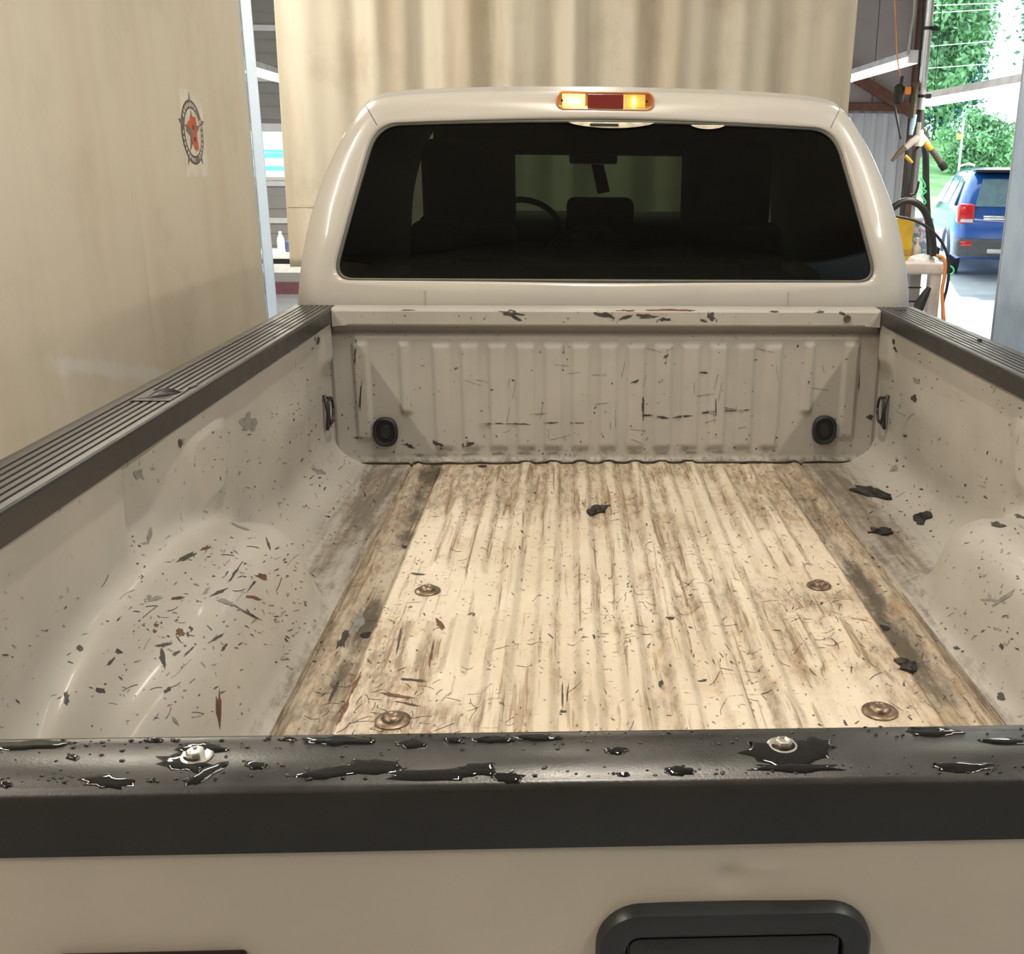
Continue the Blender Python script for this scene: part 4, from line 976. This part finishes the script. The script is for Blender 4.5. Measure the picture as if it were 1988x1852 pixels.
# water on the tailgate cap
BV = bvh_of([tcap])
wet = MB(); bead = MB(); R3 = random.Random(9)
def puddle(x, y, ln, wd_, an, seed, h=.0012, n=18):
    rs = random.Random(seed); poly = blob(x, y, ln, wd_, an, n, .28, rs); rings_ = []
    for s, hh in ((1, .0001), (.93, h*.7), (.8, h), (.4, h*1.1)):
        rg = []
        for q in poly:
            l, nr, i_, d = cast(x+(q[0]-x)*s, y+(q[1]-y)*s)
            if l is None: return
            rg.append(l + Vector((0, 0, hh)))
        rings_.append(rg)
    wet.add([v for r in rings_ for v in r], [(i*n+k, i*n+(k+1) % n, (i+1)*n+(k+1) % n, (i+1)*n+k) for i in range(3) for k in range(n)] + [tuple(3*n+k for k in range(n))])
for i, (x, y, ln, wd_, an) in enumerate([(60, 1446, 150, 16, -.05), (390, 1452, 110, 20, 0), (360, 1482, 100, 34, .1), (395, 1505, 90, 22, -.5), (205, 1518, 100, 26, .05), (10, 1524, 30, 12, 0), (498, 1487, 46, 14, .1), (660, 1438, 130, 18, 0), (640, 1500, 130, 26, -.1), (720, 1490, 120, 30, 0), (850, 1505, 170, 26, -.02), (930, 1495, 90, 26, 0), (990, 1510, 60, 22, 0),
        (800, 1445, 60, 14, 0), (880, 1437, 40, 10, 0), (960, 1436, 80, 12, 0), (1040, 1432, 90, 10, 0), (1195, 1458, 46, 14, 0), (1318, 1498, 66, 18, 0), (1530, 1462, 170, 56, 0), (1545, 1492, 170, 16, 0), (1590, 1450, 60, 40, 0), (1810, 1420, 120, 18, .05), (1870, 1490, 130, 20, 0), (1950, 1440, 90, 14, 0), (1460, 1408, 60, 8, 0), (140, 1470, 26, 10, .2), (1210, 1505, 30, 8, 0), (300, 1437, 36, 8, 0), (560, 1436, 40, 8, 0)]):
    puddle(x, y, ln, wd_, an, i+20)
def drop(x, y, r):
    l, nr, i_, d = cast(x, y)
    if l is None: return
    px_ = d/F_PX*r
    vs_ = []; 
    for rr, hh in ((1, 0), (.8, .45), (.4, .65)):
        for k in range(8): vs_.append((l.x+px_*rr*math.cos(k*math.pi/4)*1.3, l.y+px_*rr*math.sin(k*math.pi/4), l.z+px_*hh))
    bead.add(vs_, [(i*8+k, i*8+(k+1) % 8, (i+1)*8+(k+1) % 8, (i+1)*8+k) for i in range(2) for k in range(8)] + [tuple(16+k for k in range(8))])
for i in range(330):
    x = R3.uniform(0, 1988); y = 1436 - 36*x/1988 + abs(R3.gauss(0, 1))*22 if R3.random() < .5 else 1520 - 20*x/1988 - abs(R3.gauss(0, 12))
    drop(x, y, R3.uniform(1.2, 4.0))
wo = wet.build('water_film', MWATER, smooth=True); tag(wo, 'thin puddles of water on the black tailgate cap', 'water', kind='stuff')
do = bead.build('water_beads', MWATER, smooth=True); tag(do, 'scattered water beads along the black tailgate cap', 'water', kind='stuff')

# ------------------------------------------------------------------ curtains round the bay
MLC = mat_curtain('cream_vinyl', (.80, .735, .62), (.72, .635, .50), .08, .42, True, smear=(.80, 1.055, -.24, .55, .05))
MRC = mat_curtain('blue_grey_vinyl', (.80, .90, 1.0), (.66, .75, .92), .6, .40, False)
MBC = mat_curtain('cream_canvas', (.64, .59, .49), (.46, .38, .265), .14, .7, True, coat=.0)
def curtain(name, P, mat, label, th=.004):
    m = MB().grid(P); o = m.build(name, mat, None, smooth=True)
    sm = o.modifiers.new('thickness', 'SOLIDIFY'); sm.thickness = th
    return tag(o, label, 'curtain')
CT = 2.92
yy = np.linspace(-5.0, 2.975, 420); zz = np.linspace(.06, CT, 40)
Yc, Zc = np.meshgrid(yy, zz, indexing='ij')
Xc = -1.90 + (.006*np.sin(Yc*2.3+.4) + .010*np.sin(Yc*.9+Zc*.5))*(1-np.exp(-((Yc-2.0)/.35)**4))*(1-ss(Yc, 2.4, 2.7)) - .035*np.clip((Yc-2.60)/.65, 0, 1)**2 - .006*np.exp(-((Yc-.38)/.012)**2) - .006*np.exp(-((Yc-1.25)/.012)**2) 
cl = curtain('vinyl_curtain', np.stack([Xc, Yc, Zc], -1), MLC, 'smooth cream vinyl curtain carrying the round star sticker')
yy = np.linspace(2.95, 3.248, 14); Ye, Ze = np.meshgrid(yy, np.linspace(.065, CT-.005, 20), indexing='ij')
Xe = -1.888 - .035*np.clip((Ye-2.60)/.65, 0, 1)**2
MB().grid(np.stack([Xe, Ye, Ze], -1)).build('daylight_tint_strip', mat_curtain('daylight_blue_vinyl', (.68, .82, 1.0), (.66, .80, .97), .42, .3, True), cl, smooth=True)  # strip coloured blue in place of daylight on the curtain's far end
hm = MB().tube([(-1.932, 3.255, z) for z in np.linspace(.06, CT, 6)], .010, 8).build('hem', plain('white_hem', (.82, .84, .88), .4), cl)
yy = np.linspace(-5.0, 1.85, 380); Yc, Zc = np.meshgrid(yy, zz, indexing='ij')
Xc = 1.90 + .006*np.sin(Yc*2.1) + .012*np.sin(Yc*1.1+Zc*.4) + .10*np.clip((Yc-1.2)/.65, 0, 1)**2
cr = curtain('vinyl_curtain', np.stack([Xc, Yc, Zc], -1), MRC, 'blue-grey vinyl curtain beside the open door')
MB().tube([(2.0-.0, 1.855, z) for z in np.linspace(.06, CT, 6)], .009, 8).build('hem', plain('grey_hem', (.42, .44, .50), .4), cr)
for xk in (-1.9, 1.9):
    tag(MB().box(xk-.03, xk+.03, -5.0, 1.9 if xk > 0 else 2.6, CT+.002, CT+.05, .006).build('curtain_track', plain('track_steel', (.5, .5, .5), .4, metal=.8)), 'steel curtain track along the %s curtain top' % ('cream' if xk < 0 else 'blue-grey'), 'track')
xx = np.linspace(-2.16, 1.90, 520); zz = np.linspace(1.08, 3.3, 30)
Xc, Zc = np.meshgrid(xx, zz, indexing='ij')
fold = .050*np.sin(Xc*14.5+1.2*np.sin(Xc*2.3)) + .022*np.sin(Xc*27+1.2) + .02*np.sin(Xc*4.1+Zc*.3)
fold = fold*(.35+.65*ss(Xc, -1.85, -1.5))*(1-.6*ss(Xc, 1.3, 1.7))
Yc = 4.6 + fold
cbk = curtain('canvas_curtain', np.stack([Xc + .02*(Zc-2), Yc, Zc], -1), MBC, 'pleated stained cream canvas curtain hanging ahead of the cab')
xx = np.linspace(-2.10, 1.85, 200); zz = np.linspace(.05, 1.12, 6); Xc, Zc = np.meshgrid(xx, zz, indexing='ij')
MB().grid(np.stack([Xc, 4.70+.03*np.sin(Xc*9), Zc], -1)).build('lower_skirt', plain('skirt_tan', (.30, .25, .17), .8), cbk, smooth=True)
xx = np.linspace(-2.15, -1.2, 90); Xs, Zs = np.meshgrid(xx, np.array([1.508, 1.524]), indexing='ij')
fs_ = (.050*np.sin(Xs*14.5+1.2*np.sin(Xs*2.3)) + .022*np.sin(Xs*27+1.2) + .02*np.sin(Xs*4.1+Zs*.3))*(.35+.65*ss(Xs, -1.85, -1.5))
MB().grid(np.stack([Xs+.02*(Zs-2), 4.592+fs_, Zs], -1)).build('seam_band', plain('seam_band_tan', (.52, .44, .32), .7), cbk)
tag(MB().box(-2.5, 2.3, 4.5, 4.7, 3.302, 3.36, .006).build('curtain_rail', plain('rail_steel', (.5, .5, .5), .4, metal=.8)), 'steel rail carrying the pleated canvas curtain', 'track')

# round star sticker on the cream curtain
stx = -1.8958
sk = thing('star_sticker', (stx, 1.99, 1.95), 'round black and red star sticker on the cream vinyl curtain', 'sticker')
def plate(poly, name, mat, off, par=sk, th=.0006):
    return MB().prism([(1.992+a, 1.957+b) for a, b in poly], 0, stx+off*.5, stx+off*.5+.0004).build(name, mat, par)
circ = lambda r, n=48, a=0: [(r*math.cos(2*math.pi*k/n+a), r*math.sin(2*math.pi*k/n+a)) for k in range(n)]
MSK = plain('sticker_film', (.80, .76, .67), .4); MSW = plain('sticker_white', (.74, .70, .64), .4); MSB = plain('sticker_black', (.035, .03, .03), .4); MSR = plain('sticker_red', (.62, .085, .035), .4); MSG = plain('sticker_grey', (.16, .15, .14), .4)
plate([(-.135, -.20), (.17, -.20), (.17, .19), (-.135, .19)], 'backing_film', MSK, 0)
plate(circ(.146), 'outer_ring', MSB, .0008); plate(circ(.139), 'ring_field', MSG, .0016)
star = [(R_*math.sin(math.pi*k/5), R_*math.cos(math.pi*k/5)) for k in range(10) for R_ in ((.182 if k % 2 == 0 else .070),)]
plate(star, 'star', MSG, .0024)
plate(circ(.112), 'inner_ring', MSB, .0030); plate(circ(.107), 'inner_field', MSW, .0038)
star2 = [(R_*math.sin(math.pi*k/5), R_*math.cos(math.pi*k/5)) for k in range(10) for R_ in ((.107 if k % 2 == 0 else .041),)]
plate(star2, 'inner_star', MSG, .0046)
tex = [(-.02, .075), (.055, .070), (.06, .040), (.05, .0), (.052, -.03), (.062, -.065), (.03, -.085), (.0, -.075), (-.025, -.03), (-.03, .0), (-.075, .02), (-.06, .045), (-.03, .055)]
plate(tex, 'red_shape', MSR, .0054); plate([(-.085, .03), (-.03, .02), (-.005, .0), (-.02, -.02), (-.05, -.015), (-.09, .005)], 'grey_shape', MSG, .0062)
plate([(.0, .035), (.025, .03), (.02, .01), (-.005, .015)], 'dark_spot', MSB, .0062); plate([(.0, -.02), (.03, -.022), (.026, -.042), (.004, -.04)], 'dark_spot', MSB, .0062)
for k in range(30):                      # ring lettering too small to read: plain blocks
    a = 2*math.pi*k/30
    if k % 10 in (3, 4): continue
    c_, s_ = math.cos(a), math.sin(a); f_ = lambda r, t: (r*math.cos(a)-t*s_, r*math.sin(a)+t*c_)
    plate([f_(.117, -.007), f_(.117, .007), f_(.133, .007), f_(.133, -.007)], 'ring_mark', MSW, .0030)

# ------------------------------------------------------------------ lamps
MHOUS = plain('lamp_housing_white', (.78, .80, .86), .4)
MDIF = mat_emit('lamp_diffuser', LAMP_COL, 9.0)
def strip(x, ya, yb, z, label, group, power, tilt=0.0, hang=True, light=True):
    t = thing('strip_light', (x, (ya+yb)/2, z), label, 'light', group)
    MB().prism([(x-.075, z), (x-.055, z+.06), (x+.055, z+.06), (x+.075, z)], 1, ya, yb).build('housing', MHOUS, t)
    MB().prism([(x-.070, z-.001), (x-.066, z-.040), (x-.040, z-.052), (x+.040, z-.052), (x+.066, z-.040), (x+.070, z-.001)], 1, ya+.03, yb-.03).build('diffuser', MDIF, t)
    for yk in (ya+.012, yb-.012): MB().box(x-.065, x+.065, yk-.014, yk+.014, z-.054, z+.004, .003).build('end_cap', MHOUS, t)
    if hang:
        for yk in (ya+.15, yb-.15): MB().tube([(x, yk, z+.05), (x, yk, RZ+.01)], .003, 6).build('hanger_wire', MWIRE, t)
    if light:
        ld = bpy.data.lights.new('strip_lamp', 'AREA'); ld.shape = 'RECTANGLE'; ld.size = .10; ld.size_y = yb-ya-.08; ld.energy = power; ld.color = LAMP_COL
        lo = bpy.data.objects.new('lamp_glow', ld); col.objects.link(lo); lo.location = (x, (ya+yb)/2, z-.056); attach(lo, t)
    return t
g1 = 'strip lights over the cream curtain'; g2 = 'strip lights over the blue-grey curtain'
for i, ya in enumerate((-4.9, -3.4, -1.9, 2.5)):
    strip(-2.7, ya-(.7 if i == 3 else 0), ya+1.3, 4.40, 'warm strip light hung in the row above the cream curtain', g1, LAMP_W*(2.4 if i == 3 else 1))
    strip(2.7, ya, ya+1.3, 4.40, 'warm strip light hung in the row above the blue-grey curtain', g2, LAMP_W*(.6 if i == 3 else 1))
for i, ya in enumerate((-1.75, 2.5)):  # unseen centre lamps, added as fill light on the curtains
    strip(0, ya, ya+1.3, 4.40, ('added unseen fill strip light high over the truck bed', 'added unseen fill strip light high over the cab ahead of the bed')[i], None, LAMP_W*(1.5, .5)[i])
strip(-3.35, 1.8, 3.8, 4.40, 'added unseen strip light outside the cream curtain row for sheen on the tailgate cap', None, LAMP_W*2.0)  # unseen lamp added to put a sheen on the tailgate cap
strip(3.1, 6.95, 9.4, 2.80, 'strip light along the right bay in front of the brown brace', None, 70)
strip(3.1, 4.3, 6.5, 2.40, 'strip light hanging before the open doorway', None, 30)
strip(-3.1, 6.9, 9.3, 2.655, 'strip light left of the canvas curtain by the lap siding', None, 110)

# ------------------------------------------------------------------ air pipe, hoses and nozzles beside the doorway
MPIPE = plain('galvanised_pipe', (.62, .64, .68), .32, metal=.6)
MHOSE = plain('black_hose', (.02, .022, .024), .45)
PY = 5.8
ap = thing('air_drop_pipe', (2.79, PY, 2.2), 'galvanised vertical air pipe with black clamps and filter unit', 'pipe')
a, b_ = onY(1806, 0, PY), onY(1788, 213, PY)
xp = (a[0]+b_[0])/2
MB().tube([(xp, PY, RZ+.01), (xp, PY, b_[2])], .031, 16).build('pipe', MPIPE, ap, smooth='auto')
for py in (55, 187):
    z = onY(1795, py, PY)[2]; MB().tube([(xp, PY, z-.012), (xp, PY, z+.012)], .037, 16).build('clamp', MBLK, ap); MB().box(xp+.02, xp+.075, PY-.02, PY+.02, z-.018, z+.018, .005).build('clamp_ear', MBLK, ap)
z = onY(1785, 225, PY)[2]; MB().tube([(xp, PY, z+.05), (xp, PY, z-.05)], [.026, .024], 14).build('pipe_coupling', MBLK, ap)
z = onY(1785, 250, PY)[2]; MB().tube([(xp, PY, z+.06), (xp, PY, z-.06)], [.018, .022], 12).build('valve_body', MSTEEL, ap)
p = onY(1745, 183, PY); MB().tube([(p[0], PY, p[2]+.08), (p[0], PY, p[2]+.06), (p[0], PY, p[2]-.06), (p[0], PY, p[2]-.08)], [.02, .04, .04, .02], 14).build('filter_bowl', MBLK, ap)
p2 = onY(1762, 178, PY); MB().box(p[0]-.01, xp, PY-.02, PY+.02, p[2]+.03, p[2]+.06, .006).build('filter_arm', MBLK, ap)
MB().tube([tuple(onY(x, y, PY-.02)) for x, y in ((1752, 148), (1749, 165))], .014, 8).build('filter_knob', MBLK, ap)
p = onY(1762, 176, PY-.04); MB().box(p[0]-.025, p[0]+.025, PY-.06, PY-.03, p[2]-.03, p[2]+.03, .005).build('orange_tag', plain('orange_tag', (.8, .25, .04), .5), ap)
p = onY(1772, 200, PY); MB().tube([(p[0], PY-.02, p[2]+.16), (p[0], PY-.02, p[2]-.12)], [.035, .028], 12).build('regulator', plain('regulator_bronze', (.10, .08, .06), .4, metal=.5), ap)
MB().tube([tuple(onY(x, y, PY-.03)) for x, y in ((1776, 222), (1772, 240), (1768, 262))], [.020, .024, .016], 10).build('valve_lever', plain('valve_blue', (.35, .55, .72), .4), ap)
def hose(name, pts, Y, r, mat, label, cat='hose'):
    q = [tuple(p) for p in spline([onY(x, y, Y) for x, y in pts], 8)]
    return tag(MB().tube(q, r, 10).build(name, mat, None, smooth=True), label, cat)
ch = hose('air_hose', [(1776, 0), (1775, 28), (1769, 60), (1766, 85), (1763, 105)], 6.1, .012, plain('grey_cable', (.38, .37, .34), .5), 'grey cable running down beside the brown jamb', 'cable')
hose('air_hose', [(1792, -30), (1791, 20), (1787, 90), (1782, 160), (1779, 215)], 6.0, .012, MHOSE, 'black hose running straight down behind the galvanised pipe')
hose('air_hose', [(1737, 205), (1740, 225), (1745, 250), (1749, 270)], 5.75, .009, MHOSE, 'thin black hose hanging from the filter bowl')
hose('extension_cord', [(1737, 0), (1740, 60), (1742, 110), (1748, 150)], 6.2, .006, plain('orange_cord', (.75, .30, .08), .5), 'thin orange cord running down the grey wall panels', 'cord')
hose('air_hose', [(1764, 280), (1763, 320), (1757, 380), (1748, 450), (1745, 500), (1740, 600), (1742, 704)], 6.35, .026, MHOSE, 'thick black hose hanging down left of the pipe')
hose('air_hose', [(1783, 284), (1774, 300), (1770, 340), (1764, 375), (1768, 378), (1778, 374), (1784, 352)], 5.66, .010, MHOSE, 'thin dark hose with a loop under the nozzle holder')
hose('air_hose', [(1793, 250), (1797, 300), (1798, 360), (1801, 420), (1805, 470), (1806, 496)], 5.75, .028, MHOSE, 'thick black hose hanging down right of the pipe')
hose('welding_cable', [(1700, 440), (1722, 415), (1742, 397), (1762, 390), (1782, 396), (1796, 412), (1806, 440), (1811, 470), (1812, 497)], 5.6, .030, MHOSE, 'heavy black cable arching over the cart', 'cable')
hose('coil_cable', [(1700, 412), (1740, 420), (1775, 428), (1805, 445), (1828, 470), (1840, 500), (1842, 530), (1838, 560), (1830, 600), (1836, 680), (1848, 745), (1853, 753)], 5.45, .012, MHOSE, 'thin black cable bowed in a wide arc past the cart', 'cable')
MGC = plain('green_cord', (.08, .75, .35), .4)
hose('green_cord', [(1788, 345), (1796, 360), (1792, 368), (1798, 372), (1790, 380), (1797, 392), (1793, 398)], 5.70, .008, MGC, 'curled bright green cord hanging on the hose', 'cord')
hose('green_cord', [(1843, 515), (1851, 522), (1850, 530), (1844, 534), (1843, 545)], 5.45, .008, MGC, 'short bright green cord loop beside the cart', 'cord')
hose('orange_hose', [(1818, 496), (1830, 500), (1835, 515), (1833, 540), (1829, 570), (1834, 640), (1840, 740), (1843, 754)], 5.42, .014, plain('orange_hose', (.80, .28, .07), .45), 'orange hose draped over the cart edge')
# nozzle holder with two spray nozzles
nh = thing('nozzle_holder', tuple(onY(1785, 280, 5.65)), 'grey forked holder with two taped spray nozzles under the pipe', 'tool holder')
MGP = plain('grey_moulding', (.60, .58, .57), .5)
def bar(pts, Y, r, name, mat, par): return MB().tube([tuple(onY(x, y, Y)) for x, y in pts], r, 12).build(name, mat, par, smooth='auto')
bar([(1786, 252), (1786, 268), (1785, 284)], 5.65, [.028, .035, .045], 'holder_stem', MGP, nh)
bar([(1783, 268), (1770, 276), (1757, 288)], 5.65, [.035, .03, .024], 'holder_arm', MGP, nh); bar([(1788, 266), (1798, 277), (1805, 290)], 5.65, [.035, .03, .024], 'holder_arm', MGP, nh)
bar([(1757, 286), (1745, 297), (1731, 313)], 5.63, [.026, .022, .012], 'nozzle', plain('nozzle_bronze', (.16, .12, .09), .4), nh)
bar([(1803, 284), (1815, 300), (1826, 316), (1833, 326)], 5.63, [.024, .026, .028, .030], 'nozzle', plain('nozzle_dark', (.08, .075, .065), .4), nh)
MYT = plain('yellow_tape', (.75, .42, .04), .5)
bar([(1757, 302), (1764, 309), (1771, 316)], 5.62, [.014, .016, .012], 'yellow_tape', MYT, nh); bar([(1797, 277), (1803, 284), (1808, 290)], 5.60, [.022, .024, .022], 'yellow_tape', MYT, nh)
bar([(1826, 317), (1831, 322), (1834, 329)], 5.61, [.032, .034, .030], 'nozzle_tip', MBLK, nh)

# ------------------------------------------------------------------ cart with its load
CY = 5.55
l, r = onY(1700, 508, CY), onY(1838, 508, CY)
ct = thing('utility_cart', ((l[0]+r[0])/2, CY+.35, 0), 'cream utility cart with thick legs beside the open doorway', 'cart')
MCT = plain('cream_plastic', (.62, .56, .52), .5, var=.12)
zt_ = onY(1800, 510, CY)[2]
MB().box(l[0], r[0], CY, CY+.7, zt_-.10, zt_, .02, 3).build('tray', MCT, ct, smooth='auto')
for x0 in (l[0]+.02, r[0]-.12):
    for y0_ in (CY+.02, CY+.58): MB().box(x0, x0+.10, y0_, y0_+.10, 0, zt_-.09, .015).build('leg', MCT, ct)
MB().box(l[0]+.03, r[0]-.03, CY+.03, CY+.67, .22, .27, .01).build('lower_shelf', MCT, ct)
p = onY(1774, 560, CY+.25); MB().box(p[0]-.05, p[0]+.05, CY+.22, CY+.32, .27, zt_-.10, .01).build('post', plain('cart_post_grey', (.40, .38, .36), .6), ct)
for k in range(4):
    z = .45+k*.12; MB().box(p[0]-.055, p[0]+.055, CY+.215, CY+.325, z, z+.012).build('post_band', MBLK, ct)
# load
a = onY(1748, 424, CY+.2); b_ = onY(1770, 505, CY+.2)
yb = thing('yellow_box', (a[0]+.05, CY+.3, zt_), 'yellow cardboard box standing on the cream cart', 'box')
MYB = plain('yellow_card', (.72, .46, .04), .6)
MB().box(a[0]-.03, a[0]+.13, CY+.22, CY+.36, zt_, a[2], .006).build('box', MYB, yb); MB().box(a[0]-.03, a[0]+.13, CY+.21, CY+.221, zt_+.05, zt_+.09).build('band', plain('yellow_band', (.45, .28, .03), .6), yb)
a = onY(1786, 430, CY+.3)
bgm, nt, bb_ = new_mat('printed_bag'); vv = coords(nt); nt.links.new(mixc(nt, mrange(nt, noise(nt, vv, 22, 3, .6), .45, .55), (.62, .66, .78), mixc(nt, mrange(nt, noise(nt, vv, 9, 2), .45, .55), (.16, .30, .40), (.35, .28, .50))), bb_.inputs['Base Color']); bb_.inputs['Roughness'].default_value = .3
mb = MB(); P = []
for i in range(9):
    z = zt_ + (a[2]+.02-zt_)*i/8; s = 1-.25*abs(i/8-.4); P.append([(a[0]+.03+.15*s*math.cos(g)+.01*math.sin(5*g+i), CY+.44+.08*s*math.sin(g), z) for g in np.linspace(0, 2*math.pi, 17)])
tag(mb.grid(np.array(P)).build('printed_bag', bgm, smooth=True), 'crumpled bag with blue and green print on the cart', 'bag')
a = onY(1783, 465, CY+.15); a[0] += .045; MBT = plain('white_bottle', (.72, .70, .68), .4)
bt = thing('spray_bottle', (a[0], CY+.30, zt_), 'pale bottle standing before the printed bag on the cart', 'bottle')
MB().lathe([(.035, 0), (.037, .06), (.034, .10), (.015, .13), (.013, .15)], 16, Matrix.Translation((a[0], CY+.30, zt_))).build('body', MBT, bt, smooth='auto')
MB().lathe([(.016, .15), (.016, .18), (.010, .185)], 12, Matrix.Translation((a[0], CY+.30, zt_))).build('cap', MBT, bt)
a = onY(1795, 503, CY+.1); a[0] += .01; rs = random.Random(3); P = []
for i in range(7):
    for_ = i/6; P.append([(a[0]+.13*math.cos(g)*math.cos(for_*1.5)*(1+.15*math.sin(3*g)), CY+.14+.10*math.sin(g)*math.cos(for_*1.5), zt_+.055*math.sin(for_*1.5)*(1+.2*math.sin(2*g+i))) for g in np.linspace(0, 2*math.pi, 17)])
tag(MB().grid(np.array(P)).build('shop_rag', plain('white_rag', (.75, .76, .80), .9, var=.15, vscale=20, bump=.6), smooth=True), 'crumpled white rag lying on the cart tray', 'rag')
# plant and brush glimpsed under the cart
a = onY(1790, 560, CY+.4)
tag(MB().tube([tuple(onY(1804, 558, CY-.07)), tuple(onY(1796, 572, CY-.07)), tuple(onY(1786, 590, CY-.07)), tuple(onY(1770, 640, CY-.07))], [.02, .035, .045, .045], 12).build('hose_gun', MHOSE, smooth='auto'), 'dark hose gun leaning on the cart leg', 'tool')

# ------------------------------------------------------------------ bench by the lap siding
BY = 8.8
a, b_ = onY(515, 492, BY), onY(575, 492, BY)
bn = thing('work_bench', (a[0], BY+.3, 0), 'white work bench with a dark drawer gap below the window', 'bench')
zt2 = a[2]; x0, x1 = a[0]-1.2, b_[0]+.5
MWB = plain('bench_white', (.68, .66, .64), .5)
MB().box(x0, x1, BY, BY+.7, zt2-.06, zt2, .008).build('bench_top', MWB, bn)
MB().box(x0+.03, x1-.03, BY+.05, BY+.65, zt2-.13, zt2-.06).build('drawer_gap', MBLK, bn)
z2 = onY(540, 507, BY)[2]; z3 = onY(540, 530, BY)[2]
MB().box(x0+.02, x1-.02, BY+.02, BY+.68, z3, zt2-.12, .006).build('cabinet_front', MWB, bn)
for xx_ in (x0+.04, x1-.10):
    for yk in (BY+.05, BY+.55): MB().box(xx_, xx_+.06, yk, yk+.06, 0, z3, .004).build('leg', MWB, bn)
p = onY(546, 480, BY+.15)
jg = thing('water_bottle', (p[0], BY+.15, zt2), 'clear white plastic bottle standing on the work bench', 'bottle')
hh = onY(546, 450, BY+.15)[2]-zt2
MJ = plain('milky_plastic', (.80, .88, .92), .25)
MB().lathe([(.040, 0), (.042, .01), (.042, hh*.60), (.030, hh*.78), (.016, hh*.9), (.016, hh*.96)], 18, Matrix.Translation((p[0], BY+.15, zt2))).build('body', MJ, jg, smooth='auto')
MB().lathe([(.019, hh*.93), (.019, hh), (.014, hh+.005)], 14, Matrix.Translation((p[0], BY+.15, zt2))).build('cap', MJ, jg)
p = onY(558, 472, BY+.25)
tag(MB().box(p[0]-.02, p[0]+.10, BY+.2, BY+.3, zt2, p[2]+.03, .02, 3).build('blue_canister', plain('navy_tin', (.08, .10, .22), .4)), 'small navy container beside the bottle on the bench', 'container')
